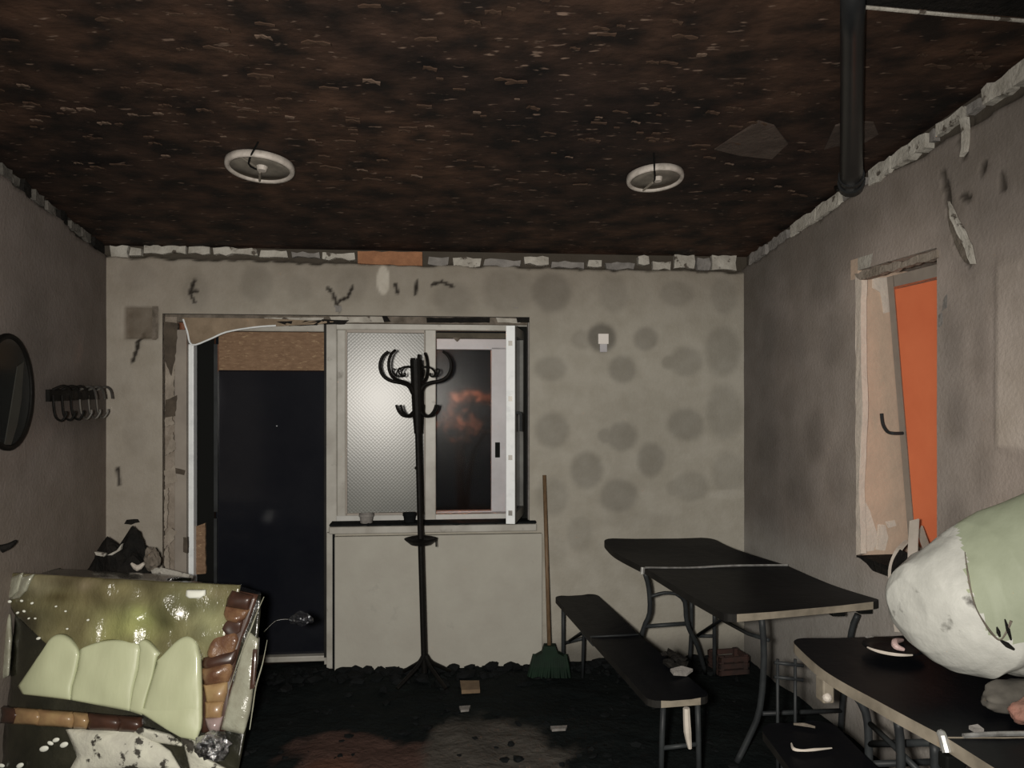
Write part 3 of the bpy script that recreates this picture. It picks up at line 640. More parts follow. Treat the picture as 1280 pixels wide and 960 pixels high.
# open inner sash, swung into the room
hp = BK.px(650, 500, WF+.02); fp = P(638, 500, 4.47); sd = (fp-hp); sd.z = 0; SL = sd.length
SF = Frame((hp.x, hp.y, 0), (-sd.x, -sd.y)); SF.o = Vector((fp.x, fp.y, 0)); SF.u = (-sd).normalized(); SF.n = Vector((SF.u.y, -SF.u.x, 0))
sz0 = P(637, 655, 4.47).z; sz1 = P(637, 407, 4.47).z
sash = obj('open_sash', (lambda b: (boxF(b, SF, .0, .010, -.027, .027, sz0, sz1, .002), b)[-1])(NB()), M['pvc_clean'], win)
tag(sash, 'white casement opened into the room, seen nearly edge on')
b = NB(); boxF(b, SF, .009, .055, -.029, .029, sz0, sz1, .002); boxF(b, SF, .05, SL-.05, -.03, .03, sz0, sz0+.06, .004); boxF(b, SF, .05, SL-.05, -.03, .03, sz1-.06, sz1, .004); boxF(b, SF, SL-.055, SL, -.03, .03, sz0, sz1, .004); obj('sash_rail', b, mat('sooty_sash', (.11, .115, .105), (.05, .05, .045), 7, .5), sash)
b = NB(); boxF(b, SF, .05, SL-.05, -.006, .006, sz0+.055, sz1-.055); obj('pane', b, M['dark_glass'], sash)
b = NB(); hz_ = P(645, 527, 4.45).z; tube(b, [SF.pt(.028, .03, hz_+.05), SF.pt(.028, .055, hz_+.05), SF.pt(.028, .06, hz_+.03), SF.pt(.028, .06, hz_-.06)], .008, 8, 3); obj('handle', b, M['steel'], sash)
b = NB(); [boxF(b, SF, -.002, .004, -.012, .012, z, z+.03) for z in (sz0+.05, sz0+.38, sz1-.45, sz1-.12)]; obj('strike_plate', b, M['chrome'], sash)
# sill board and apron panel under the window
b = NB(); boxpx(b, BK, 411, 657, 671, 666, .05, .15, .006); sill = obj('window_sill', b, M['pvc'], win)
b = NB(); u0, z0 = BK.uz(412, 657, .03); u1, _ = BK.uz(670, 657, .03)
for i in range(90):
    u = random.uniform(u0+.02, u1-.02); w = random.uniform(-.08, .04); r = random.uniform(.006, .022); bmesh.ops.create_icosphere(b, subdivisions=1, radius=r, matrix=Matrix.Translation(BK.pt(u, w, z0+.002))@Matrix.Diagonal((1.5, 1, .55, 1)))
hexa(b, [BK.pt(u0, -.08, z0-.002), BK.pt(u1, -.08, z0-.002), BK.pt(u1, .045, z0-.002), BK.pt(u0, .045, z0-.002), BK.pt(u0, -.08, z0+.01), BK.pt(u1, -.08, z0+.012), BK.pt(u1, .047, z0+.008), BK.pt(u0, .047, z0+.008)])
tag(obj('soot_debris', b, M['soot'], win), 'black soot and crumbs lying along the sill', kind='stuff')
b = NB(); boxpx(b, BK, 418, 669, 678, 842, .035, .045, .006)
ap = struct('trim_1', b, M['board'])
b = NB(); boxpx(b, BK, 408, 666, 418, 836, .02, .04, .004); obj('side_strip', b, M['pvc'], ap)
b = NB(); boxpx(b, BK, 415.5, 668, 418, 836, .034, .02); obj('joint', b, M['soot'], ap)

# night outside: a shrub lit by an orange street lamp
t = thing('shrub', 'dark shrub glimmering orange in the night beyond the open window', 'shrub', (.0, 6.6, 0))
b = NB()
for i in range(5):
    a = random.uniform(0, 6.28); tube(b, [(-.45, 6.9, 0), (-.45+.1*math.cos(a), 6.9+.1*math.sin(a), 1.2), (-.3+.35*math.cos(a), 6.75+.2*math.sin(a), 1.5+.3*random.random())], [.03, .02, .008], 6, 4)
obj('branch', b, M['char'], t)
b = NB()
for i in range(260):
    ct = random.choice([(-.40, 1.70, .08, .025), (-.40, 1.70, .08, .025), (-.17, 1.68, .04, .02), (-.50, 1.50, .08, .07), (-.36, 1.46, .06, .05)]); p = Vector((random.gauss(ct[0], ct[2]), random.gauss(6.65, .12), random.gauss(ct[1], ct[3]))); s = random.uniform(.03, .07); R = Matrix.Rotation(random.uniform(0, 6.3), 3, Vector((random.gauss(0, 1), random.gauss(0, 1), random.gauss(0, 1))).normalized())
    v = [b.verts.new(p+R@Vector(q)*s) for q in ((-1, 0, 0), (0, -.45, .1), (1, 0, 0), (0, .45, .1))]; b.faces.new(v)
tag(obj('leaves', b, M['leaf'], t), kind='stuff')
lamp('street_lamp', 'POINT', (-.75, 6.0, 2.25), 62, (1.0, .40, .22), .12)
b = NB(); hexa(b, [(-4, 5.25, -.06), (4, 5.6, -.06), (4, 12, -.06), (-4, 12, -.06), (-4, 5.25, -.02), (4, 5.6, -.02), (4, 12, -.02), (-4, 12, -.02)]); struct('ground', b, M['soot'])

# ================================================================== RIGHT WINDOW
w2 = thing('window_2', None, None, RT.pt(rw[0], -.1, rz0), kind='structure')
DR = .30
def rbox(name, u0, u1, w0, w1, z0, z1, m, parent=w2, bev=0): b = NB(); boxF(b, RT, u0, u1, w0, w1, z0, z1, bev); return obj(name, b, m, parent)
rbox('reveal', rw[0]-.06, rw[0], -DR-.04, -.001, rz0-.06, rz1+.06, M['reveal_pink'])
rbox('reveal', rw[1], rw[1]+.06, -DR-.04, -.001, rz0-.06, rz1+.06, M['chunk_grey'])
rbox('reveal', rw[0], rw[1], -DR-.04, -.001, rz1, rz1+.06, M['foam'])
rbox('window_sill', rw[0]-.01, rw[1]+.01, -DR-.04, .0, rz0-.05, rz0, M['char'])
chunk(RT, [(1068,342),(1100,332),(1135,325),(1171,312),(1171,322),(1135,332),(1098,344),(1075,350)], .012, .03, M['strip_mortar'], w2, 'plaster_lip', .03, .006)
chunk(RT, [(1069,342),(1077,345),(1076,420),(1078,520),(1074,600),(1076,692),(1070,694)], .006, .03, M['reveal_white'], w2, 'plaster_lip', .05, .004)
# filler lumps on the far reveal, near the sill
def reveal_lump(pts, d):      # outline in pixels on the far reveal plane
    b = NB(); org = RT.pt(rw[0], 0, 0); n = -RT.u; q = []
    for x, y in pts:
        dr = Vector(((x-640)/F, 1, -(y-HZ)/F)); tt = (org-Vector((0, 0, CZ))).dot(n)/dr.dot(n); q.append(Vector((0, 0, CZ))+dr*tt)
    v = [b.verts.new(p-n*-d*-1 if False else p+RT.u*d) for p in q]; w = [b.verts.new(p-RT.u*.01) for p in q]; k = len(q)
    f = b.faces.new(v); b.faces.new(w[::-1])
    for i in range(k): b.faces.new((v[i], w[i], w[(i+1) % k], v[(i+1) % k]))
    bmesh.ops.bevel(b, geom=list(f.edges), offset=d*.6, segments=2, affect='EDGES')
    return obj('peeled_filler', b, M['reveal_white'], w2)
reveal_lump([(1078,620),(1088,640),(1092,660),(1098,672),(1092,688),(1078,690)], .008)
reveal_lump([(1097,655),(1106,656),(1110,672),(1106,688),(1094,687)], .010)
reveal_lump([(1106,652),(1118,650),(1120,657),(1110,660)], .006)
reveal_lump([(1090,348),(1128,345),(1126,356),(1110,362),(1112,390),(1104,392),(1100,365),(1090,360)], .006)
# tilted sash: bottom at the outer frame, top leaning into the room
def rp(px, py, w): return RT.px(px, py, w)
wB = -.225; wT = -.105
zt = RT.uz(1110, 346, wT)[1]; zb = rz0+.01
uA = RT.uz(1146, 660, wB)[0]; uB = rw[1]+.08
def sash_bar(b, u0, u1, s0, s1, d=.02):       # s = 0 bottom .. 1 top along the tilted plane
    def q(u, s, dd): return RT.pt(u, wB+(wT-wB)*s+dd, zb+(zt-zb)*s)
    hexa(b, [q(u0, s0, 0), q(u1, s0, 0), q(u1, s1, 0), q(u0, s1, 0), q(u0, s0, -d), q(u1, s0, -d), q(u1, s1, -d), q(u0, s1, -d)])
uA0 = max(rw[0]+.03, RT.uz(1111, 345, wT)[0])
b = NB(); sash_bar(b, uA0-.015, uA0+.035, 0, 1); sash_bar(b, uA0+.03, uB, .95, 1.0); sash_bar(b, uA0+.03, uB, 0, .05); sash_bar(b, uB-.055, uB, 0, 1)
s2 = tag(obj('tilted_sash', b, M['sash_grey'], w2), 'grey brown sash tilted into the room over the orange board')
b = NB(); sash_bar(b, uA0+.0345, uA0+.0375, .05, .95, .008); obj('sash_highlight', b, M['strip'], s2)  # thin highlight along the sash, built as a pale strip
b = NB(); sash_bar(b, uA0+.03, uB-.05, .04, .96, .035); tag(obj('sash_panel', b, M['orange'], s2), 'bright orange panel filling the tilted sash')
def sp(u, s, dd): return RT.pt(u, wB+(wT-wB)*s+dd, zb+(zt-zb)*s)
b = NB(); tube(b, [sp(uA0+.01, .44, .0), sp(uA0+.01, .44, .05), sp(uA0-.02, .445, .06), sp(uA0-.05, .47, .06), sp(uA0-.055, .51, .06)], .008, 8, 4); obj('handle', b, M['steel'], s2)
b = NB(); boxF(b, RT, rw[0]-.5, rw[1]+1.2, -DR-.08, -DR-.05, rz0-.3, rz1+.5); tag(obj('board_infill', b, M['orange'], w2), 'bright orange board closing the right window')
# loose plastic strips at the sill
def strip(pts, wdt, parent=w2):
    b = NB(); p = catmull(pts, 5); rows = []
    for i, q in enumerate(p):
        tg = (p[min(i+1, len(p)-1)]-p[max(i-1, 0)]).normalized(); sd = tg.cross(Vector((-1, -.4, 0))).normalized(); n2 = sd.cross(tg)
        rows.append([b.verts.new(q+sd*wdt/2+n2*.003), b.verts.new(q-sd*wdt/2+n2*.003), b.verts.new(q-sd*wdt/2-n2*.003), b.verts.new(q+sd*wdt/2-n2*.003)])
    for A, B in zip(rows, rows[1:]):
        for j in range(4): b.faces.new((A[j], A[(j+1) % 4], B[(j+1) % 4], B[j]))
    b.faces.new(rows[0]); b.faces.new(rows[-1][::-1]); return b
for (pts, wd_, lab) in [([(1143,650,-.02), (1141,690,.03), (1142,722,.05), (1146,745,.05)], .048, 'white plastic strip standing upright against the right window sill'),
      ([(1150,662,-.12), (1158,684,-.06), (1168,702,-.0), (1178,716,.04)], .045, 'white plastic strip leaning right across the right window corner'),
      ([(1134,676,-.03), (1122,690,.03), (1114,714,.06), (1117,745,.06), (1122,790,.06)], .028, 'narrow white plastic strip bowed outwards below the right window sill')]:
    bm_ = strip([rp(*q) for q in pts], wd_); tag(obj('plastic_strip', bm_, M['strip'], loc=rp(*pts[-1])), lab, 'strip', 'loose plastic strips at the right window')
b = strip([rp(1131,690,.02), rp(1122,706,.05), rp(1121,726,.06), rp(1130,744,.06)], .05)
tag(obj('cable_loop', b, M['char'], loc=rp(1130,744,.06)), 'black burnt band curling beside the bowed white strip', 'band')

# ================================================================== LAMP RINGS, PIPE, WALL FITTINGS
tilt = Matrix.Rotation(math.atan(.125), 3, 'X')
def lamp_ring(cx, cy, label, r, rz):
    c = cpx(cx, cy, .02); t = thing('ceiling_lamp', label, 'lamp', c, 'burnt out ceiling lamp rings')
    R = Matrix.Rotation(-math.atan(.125), 3, 'X')@Matrix.Rotation(rz, 3, 'Y')
    b = NB(); lathe(b, [(r*.86, -.002), (r*.88, -.010), (r*.96, -.012), (r, -.006), (r*1.02, .018), (r*.88, .018), (r*.86, -.002)], c, 36, R); obj('ring', b, M['ring'], t, smooth=True)
    b = NB(); lathe(b, [(0, .004), (r*.4, .004), (r*.87, .0), (r*.87, .014), (0, .02)], c, 30, R); cup = obj('cup', b, M['ring_in'], t, smooth=True)
    b = NB(); lathe(b, [(0, -.014), (r*.13, -.014), (r*.17, .005), (0, .006)], c+R@Vector((r*.08, -.01, -.002)), 14, R); obj('socket', b, M['ring'], t)
    for a0 in (1.9, 4.4): b = NB(); tube(b, [c+R@Vector((r*.2*math.cos(a0), r*.2*math.sin(a0), -.006)), c+R@Vector((r*.9*math.cos(a0), r*.9*math.sin(a0), -.006))], .006, 6); obj('bracket', b, M['ring_in'], t)
    b = NB(); tube(b, [c+R@Vector((0, r*.2, .0)), c+R@Vector((-.02, -.0-r*.6, -.02)), cpx(cx-2, cy-28, .0)], .004, 6, 4); obj('cable', b, M['gasket'], t)
    return t
lamp_ring(325, 205, 'left of the two round burnt lamp rings on the ceiling', .155, .02)
lamp_ring(819, 219, 'right of the two round burnt lamp rings on the ceiling', .138, -.05)
# black flue pipe under the ceiling at the right
pe = cpx(1064, 216, .06); pn = cpx(1066, -40, .05)
pipe = thing('flue_pipe', 'black flue pipe running along the ceiling to the right wall', 'pipe', pe)
b = NB(); tube(b, [pe, pe+(pn-pe)*.33, pe+(pn-pe)*.66, pn], [.053, .046, .040, .035], 18, 2); obj('pipe', b, M['duct'], pipe, smooth=True)
b = NB(); dd = (pn-pe).normalized(); tube(b, [pe+dd*.0, pe+dd*.05], .062, 18); tube(b, [pe+dd*.10, pe+dd*.125], .058, 18); obj('collar', b, M['duct'], pipe)
b = NB(); tube(b, [P(1044,236,pe.y+.02), P(1072,232,pe.y), P(1112,229,pe.y-.08)], .022, 8, 3, flat=.5); obj('bracket', b, M['iron'], pipe)
for i, (x, y) in enumerate([(1069,197),(1072,198),(1060,206),(1071,218)]):  # specular dots on the pipe end, built as small white beads
    b = NB(); q = P(x, y, cpx(1066, y, .1).y-.075); bmesh.ops.create_icosphere(b, subdivisions=1, radius=.006, matrix=Matrix.Translation(q)); obj('pipe_glint', b, M['pvc_clean'], pipe)
# switch stub on the back wall
t = thing('wall_switch', 'small white switch stub on the spotted back wall', 'switch', BK.px(754, 440))
b = NB(); boxpx(b, BK, 748, 417, 761, 430, .02, .02, .003); obj('cover', b, M['outlet'], t)
b = NB(); boxpx(b, BK, 750, 429, 759, 440, .012, .012, .002); obj('stub', b, M['pvc_grey'], t)
# oval mirror on the left wall
def left_oval(cx, cy, rx, ry, w, n=40):
    out = []
    u, z = LF.uz(cx, cy, w); ru = abs(LF.uz(cx+rx, cy, w)[0]-u); rz_ = abs(LF.uz(cx, cy+ry, w)[1]-z)
    return u, z, ru, rz_
u, z, ru, rz_ = left_oval(4, 490, 36, 71, .03)
ru = .20
u = LF.uz(40, 490, .03)[0]-ru
t = thing('wall_mirror', 'black sooty oval mirror hung on the left wall', 'mirror', LF.pt(u, 0, z-rz_))
b = NB(); N = 40; fv = [b.verts.new(LF.pt(u+ru*math.cos(2*math.pi*i/N), .030, z+rz_*math.sin(2*math.pi*i/N))) for i in range(N)]; bv = [b.verts.new(LF.pt(u+ru*math.cos(2*math.pi*i/N), .012, z+rz_*math.sin(2*math.pi*i/N))) for i in range(N)]
b.faces.new(fv); b.faces.new(bv[::-1]); [b.faces.new((fv[i], bv[i], bv[(i+1) % N], fv[(i+1) % N])) for i in range(N)]; obj('mirror_glass', b, M['mirror'], t)
b = NB(); tube(b, [LF.pt(u+ru*math.cos(2*math.pi*i/N), .025, z+rz_*math.sin(2*math.pi*i/N)) for i in range(N)], .014, 8, closed=True); obj('frame', b, M['iron'], t, smooth=True)
b = NB(); a0, b0 = LF.uz(22, 470, .033); plate(b, LF, [(22,458),(30,452),(27,500),(22,530),(14,556),(6,556),(14,510)], .033, .004); obj('reflection_streak', b, mat('grey_reflection', (.045, .045, .038), (.03, .03, .026), 8, .5), t)  # grey reflection in the mirror, laid on as a paler plate
# coat hook rack on the left wall
t = thing('coat_hook_rack', 'dark row of coat hooks on the left wall beside the mirror', 'hook rack', LF.px(95, 500))
b = NB(); plate(b, LF, [(62,487),(122,484),(122,499),(62,502)], .02, .02); obj('rail', b, M['iron'], t)
for x in (66, 77, 88, 99, 110, 120):
    u, z = LF.uz(x, 492, .02); b = NB()
    tube(b, [LF.pt(u, .02, z+.02), LF.pt(u, .07, z+.04), LF.pt(u, .10, z+.02), LF.pt(u, .11, z-.03)], .007, 6, 4); tube(b, [LF.pt(u, .02, z-.01), LF.pt(u, .03, z-.11), LF.pt(u, .06, z-.14), LF.pt(u, .085, z-.11), LF.pt(u, .085, z-.09)], .006, 6, 4)
    obj('hook', b, M['chrome'] if x in (99, 110, 120) else M['iron'], t)

# ================================================================== COAT STAND
CY = 4.47; foot = P(530.5, HZ+CZ*F/CY, CY); top = P(520, 450, CY)
def onp(z): f_ = (z-foot.z)/(top.z-foot.z); return foot+(top-foot)*f_
t = thing('coat_stand', 'black iron coat stand with curled hooks before the window', 'coat stand', (foot.x, foot.y, 0))
b = NB(); tube(b, [foot+Vector((0, 0, .06)), onp(.9), onp(1.5)], .0175, 12); obj('pole', b, M['iron'], t)
b = NB(); tube(b, [onp(1.48), onp(1.6), onp(1.75), top], [.022, .030, .034, .036], 12); obj('column_head', b, M['iron'], t)
b = NB(); tube(b, [top+Vector((-.018, 0, -.02)), top+Vector((-.02, 0, .012))], .014, 8); tube(b, [top+Vector((.014, 0, -.02)), top+Vector((.017, 0, .034))], [.013, .008], 8); obj('finial', b, M['iron'], t)
def radial(c, a, pr): return [c+Vector((r*math.cos(a), r*math.sin(a), z)) for r, z in pr]
up = [(.02,-.20),(.045,-.155),(.09,-.135),(.145,-.125),(.19,-.10),(.212,-.06),(.213,-.015),(.195,.025),(.165,.05)]
for k, a in enumerate((180, 231, 350, 10, 78)):
    a = math.radians(a); b = NB(); tube(b, radial(top, a, up), [.011, .011, .0095, .009, .0085], 8, 4); h = obj('upper_hook', b, M['iron'], t, smooth=True)
    b = NB(); tube(b, radial(top, a, [(.03,-.045),(.07,-.04),(.105,-.06),(.115,-.085),(.10,-.10),(.085,-.09),(.09,-.078)]), .005, 6, 4)
    tube(b, radial(top, a, [(.11,-.10),(.135,-.08),(.14,-.06),(.13,-.052),(.122,-.062)]), .004, 6, 4); obj('scroll', b, M['iron'], h)
lc = onp(1.68-(505-HZ)/F*CY); lo_ = [(.018,-.04),(.05,-.07),(.085,-.068),(.112,-.04),(.125,-.005)]
for a in (180, 228, 2, 338, 80):
    a = math.radians(a); b = NB(); tube(b, radial(lc, a, lo_), [.009, .009, .007], 8, 4); obj('lower_hook', b, M['iron'], t, smooth=True)
tc_ = onp(P(523, 674, CY).z); b = NB(); lathe(b, [(.02, -.012), (.06, -.03), (.092, -.004), (.098, .004), (.085, .008), (.05, .0), (.02, .004), (.02, -.012)], tc_, 22); obj('umbrella_tray', b, M['iron'], t)
b = NB(); tube(b, [tc_+Vector((.09, 0, 0)), tc_+Vector((.092, 0, -.045))], .004, 6); obj('hanging_wire', b, M['iron'], t)
for k in range(4):
    a = math.radians(45+90*k); b = NB(); tube(b, radial(foot, a, [(.01,.16),(.05,.11),(.13,.06),(.20,.018)]), [.013, .011], 8, 4); obj('foot', b, M['iron'], t)
b = NB(); bmesh.ops.create_icosphere(b, subdivisions=1, radius=.012, matrix=Matrix.Translation(onp(1.68-(585-HZ)/F*CY)+Vector((-.015, 0, 0)))); obj('knob', b, M['iron'], t)

# ================================================================== BROOM
bt = BK.px(680.5, 594, .02); bf = P(687, 842, 4.56)
t = thing('broom', 'broom with thin wooden handle and green head leaning on the wall', 'broom', (bf.x, bf.y, 0))
bm_top = P(686.5, 808, 4.60)
b = NB(); tube(b, [bt, bm_top], .0125, 10); obj('handle', b, M['wood_handle'], t, smooth=True)
def brp(x, y): return P(x, y, 4.6-(y-808)*.001)
b = NB(); plate_pts = [(680,806),(694,806),(697,815),(707,820),(668,820),(677,815)]
fv = [b.verts.new(brp(*p)+Vector((0, -.03, 0))) for p in plate_pts]; bv = [b.verts.new(brp(*p)+Vector((0, .03, 0))) for p in plate_pts]; b.faces.new(fv); b.faces.new(bv[::-1]); [b.faces.new((fv[i], bv[i], bv[(i+1) % 6], fv[(i+1) % 6])) for i in range(6)]
obj('head', b, M['green'], t)
b = NB()
for i in range(17):
    for j in (-1, 0, 1):
        f_ = i/16; a = brp(668+39*f_, 819)+Vector((0, .02*j, 0)); e = brp(661+50*f_+random.uniform(-1, 1), 846+random.uniform(-2, 2))+Vector((0, .03*j, 0)); e.z = max(e.z, .004)
        tube(b, [a, (a+e)/2+Vector((0, -.006, 0)), e], [.011, .013, .010], 5)
tag(obj('bristles', b, M['green'], t), kind='stuff')

# ================================================================== SILL POTS, SCRAPS
def pot(name, label, px, y0, y1, rw_, m, w=0.0):
    u0, zb_ = BK.uz(px, y1, w); _, zt_ = BK.uz(px, y0, w); zb_ = BK.uz(540, 657, w)[1]+.002; c = BK.pt(u0, w, zb_); h = zt_-zb_
    t = thing(name, label, 'pot', c, 'pots on the window sill')
    b = NB(); lathe(b, [(0, 0), (rw_*.72, 0), (rw_*.95, h*.75), (rw_*1.05, h*.78), (rw_*1.05, h), (rw_*.92, h), (rw_*.86, h*.7), (0, h*.65)], c, 18); obj('pot_body', b, m, t)
    b = NB(); lathe(b, [(0, h*.68), (rw_*.5, h*.74), (rw_*.84, h*.72), (rw_*.84, h*.66), (0, h*.64)], c, 14); obj('soil', b, M['soot'], t); return t
pot('flower_pot', 'small grey pot on the sill below the frosted pane', 458, 642, 660, .045, M['chunk_grey'], -.005)
pot('flower_pot', 'small blackened pot on the sill close behind the coat stand', 512, 641, 660, .042, M['soot'], -.01)
def slab(b, pts, z0, z1):
    v = [b.verts.new((p.x, p.y, z0)) for p in pts]; w = [b.verts.new((p.x, p.y, z1)) for p in pts]; n = len(pts); b.faces.new(v[::-1]); b.faces.new(w)
    for i in range(n): b.faces.new((v[i], v[(i+1) % n], w[(i+1) % n], w[i]))
b = NB(); slab(b, [PZ(575,851,.02), PZ(599,851,.02), PZ(600,862,.02), PZ(577,863,.02)], .0, .022)
tag(obj('board_scrap', b, mat('scrap_brown', (.19, .13, .075), (.13, .085, .05), 20, .8), loc=PZ(587,857,0)), 'small brown board scrap lying on the black floor before the window', 'scrap')
b = NB(); slab(b, [PZ(574,883,.01), PZ(588,882,.01), PZ(586,887,.01), PZ(576,888,.01)], .0, .012)
tag(obj('plaster_scrap', b, M['chunk_grey'], loc=PZ(581,885,0)), 'tiny grey plaster scrap on the floor in front of the brown scrap', 'scrap')
b = NB(); slab(b, [PZ(688,908,.01), PZ(709,907,.01), PZ(707,911,.01), PZ(690,912,.01)], .0, .012)
tag(obj('plaster_scrap', b, M['chunk_grey'], loc=PZ(698,910,0)), 'thin grey plaster scrap on the floor left of the front bench', 'scrap')
# soot heaps along the foot of the back wall
def lumps(n, area, seed, rmin, rmax, m, flat=.55):
    random.seed(seed); b = NB()
    for i in range(n):
        x, y, z = area(); r = random.uniform(rmin, rmax)
        mt = Matrix.Translation((x, y, z+r*flat*.6))@Matrix.Rotation(random.uniform(0, 6), 4, 'Z')@Matrix.Diagonal((random.uniform(.7, 1.7), random.uniform(.6, 1.2), flat, 1))
        g = bmesh.ops.create_icosphere(b, subdivisions=1, radius=r, matrix=mt)
        for v in g['verts']: v.co += Vector((random.uniform(-1, 1), random.uniform(-1, 1), random.uniform(-1, 1)))*r*.22
    return b
def along_back():
    u = random.uniform(UL+.1, UR-.1); w = abs(random.gauss(.05, .13))+.02; p = BK.pt(u, w, 0); return p.x, p.y, -.012
b = lumps(300, along_back, 3, .015, .05, M['soot']); tag(obj('soot_debris', b, M['soot'], floor), kind='stuff')
def over_floor(): return random.uniform(-1.6, 2.0), random.uniform(3.0, 4.7), -.012
b = lumps(260, over_floor, 5, .008, .026, M['soot']); tag(obj('soot_debris', b, M['soot'], floor), kind='stuff')

# ================================================================== FOLDING TABLES AND BENCHES
def deck(Ls, Rs, th, rc0, rc1, side_far=1, N=26):
    """slab between left and right edge polylines (far -> near); rc = corner radii; materials 0 top, 1 left/right side, 2 near/far end"""
    L = catmull(Ls, 12) if len(Ls) > 2 else [Vector(Ls[0])+(Vector(Ls[1])-Vector(Ls[0]))*i/12 for i in range(13)]
    R = catmull(Rs, 12) if len(Rs) > 2 else [Vector(Rs[0])+(Vector(Rs[1])-Vector(Rs[0]))*i/12 for i in range(13)]
    n = len(L); b = NB(); T = []; B = []; s = [0]
    for i in range(1, n): s.append(s[-1]+((L[i]+R[i])/2-(L[i-1]+R[i-1])/2).length)
    # extra rows close to the ends for the rounded corners
    def at(d):
        for i in range(n-1):
            if d <= s[i+1] or i == n-2:
                f_ = (d-s[i])/(s[i+1]-s[i]); return L[i]+(L[i+1]-L[i])*f_, R[i]+(R[i+1]-R[i])*f_
    S = s[-1]; ds = sorted(set([round(S*i/N, 5) for i in range(N+1)]+[rc0*x for x in (.1, .3, .6, 1) if rc0]+[S-rc1*x for x in (.1, .3, .6, 1) if rc1]))
    for d in ds:
        l, r = at(d); w = (r-l).normalized(); ins = 0
        if rc0 and d < rc0: ins = rc0-math.sqrt(max(0, rc0**2-(rc0-d)**2))
        if rc1 and S-d < rc1: ins = rc1-math.sqrt(max(0, rc1**2-(rc1-(S-d))**2))
        l = l+w*ins; r = r-w*ins; sag = Vector((0, 0, -.004))
        T.append([b.verts.new(l+(r-l)*k/4+(sag if 0 < k < 4 else Vector((0, 0, 0)))) for k in range(5)]); B.append([b.verts.new(l+(r-l)*k/4-Vector((0, 0, th))) for k in range(5)])
    for i in range(len(T)-1):
        for k in range(4): b.faces.new((T[i][k], T[i][k+1], T[i+1][k+1], T[i+1][k])); b.faces.new((B[i][k], B[i+1][k], B[i+1][k+1], B[i][k+1]))
        for k in (0, 4): f_ = b.faces.new((T[i][k], T[i+1][k], B[i+1][k], B[i][k])); f_.material_index = 1
    for i in (0, len(T)-1):
        for k in range(4): f_ = b.faces.new((T[i][k], T[i][k+1], B[i][k+1], B[i][k])); f_.material_index = 2
    return b
def mid(a, b, f_): return Vector(a)+(Vector(b)-Vector(a))*f_
def tub(name, pts, r, parent, k=3, m=None): b = NB(); tube(b, pts, r, 8, k); return obj(name, b, m or M['steel'], parent, smooth=True)
# ---- table A by the back wall
A_fl = P(752, 673, 4.76); A_fr = P(890, 672, 4.80); A_ml = P(806, 710, 4.17); A_mr = P(984, 707, 4.26); A_nl = P(908, 769, 3.34); A_nr = P(1104, 751, 3.45)
tA = thing('folding_table', 'soot-black folding table buckled at its hinge, standing against the back wall', 'table', (1.05, 4.1, 0), 'folding tables')
obj('table_leaf', deck([A_fl, P(768, 690, 4.52), A_ml], [A_fr, P(918, 686, 4.55), A_mr], .035, .07, 0), [M['table_top'], M['table_dark'], M['table_dark']], tA)
obj('table_leaf', deck([A_ml+Vector((.004,-.008,0)), P(856, 740, 3.72), A_nl], [A_mr+Vector((0,-.008,0)), P(1040, 731, 3.86), A_nr], .035, 0, .05), [M['table_top'], M['table_dark'], M['table_edge']], tA)
b = NB(); tube(b, [A_ml+Vector((0, -.005, .003)), mid(A_ml, A_mr, .3)+Vector((0, -.005, -.002)), mid(A_ml, A_mr, .6)+Vector((0, -.005, .006)), A_mr+Vector((0, -.005, .004))], .006, 6, 4); obj('hinge_strip', b, M['seam'], tA)
b = NB(); tube(b, [A_ml+Vector((-.012, -.01, .006)), A_ml+Vector((-.016, -.014, -.03))], .012, 8); tag(obj('hinge_corner', b, M['seam'], tA), 'bright metal corner of the table hinge')
def fl(p, z=0.0): q = Vector(p); q.z = z; return q
b1 = [P(806, 716, 4.30), P(811, 735, 4.32), P(812, 766, 4.33), P(803, 790, 4.36)]; tub('leg', b1+[fl(P(795, 812, 4.40)+Vector((-.03, 0, 0)), .0)], .014, tA)
b2 = [P(846, 742, 4.30), P(856, 752, 4.32), P(859, 780, 4.35), P(872, 808, 4.45)]; tub('leg', b2+[fl(P(882, 820, 4.62), .0)], .014, tA)
tub('crossbar', [P(812, 746, 4.32), P(830, 741, 4.31), P(850, 743, 4.31)], .010, tA); tub('crossbar', [P(806, 783, 4.35), P(862, 779, 4.36)], .012, tA, 0)
b3 = [P(864, 752, 4.55), P(864, 790, 4.58)]; tub('leg', b3+[fl(P(861, 822, 4.62), .0)], .012, tA)
b4 = [P(893, 768, 4.45), P(893, 800, 4.5)]; tub('leg', b4+[fl(P(893, 826, 4.6), .0)], .012, tA)
tub('brace', [P(872, 794, 4.5), P(905, 772, 4.2), P(915, 768, 3.8)], .010, tA, 0); tub('crossbar', [P(864, 795, 4.58), P(893, 795, 4.5)], .010, tA, 0)
n1 = [P(952, 772, 3.44), P(955, 820, 3.46), P(950, 885, 3.48), P(936, 922, 3.49)]; tub('leg', n1+[fl(P(921, 953, 3.49), .0)], .015, tA)
n2 = [P(1072, 768, 3.52), P(1064, 790, 3.54), P(1056, 850, 3.6), P(1052, 890, 3.62)]; tub('leg', n2+[fl(P(1050, 925, 3.66), .0)], .014, tA)
tub('crossbar', [P(953, 892, 3.48), P(1054, 888, 3.62)], .011, tA, 0); tub('brace', [P(960, 800, 3.47), P(935, 792, 3.8), P(905, 776, 4.1)], .010, tA, 0)
for (x, y, yy) in [(1046,766,3.46),(1080,763,3.48)]: b = NB(); q = P(x, y, yy); boxF(b, Frame((q.x, q.y, 0), (1, .1)), -.03, .03, -.02, .02, q.z-.012, q.z+.012, .004); obj('leg_clip', b, M['gasket'], tA)
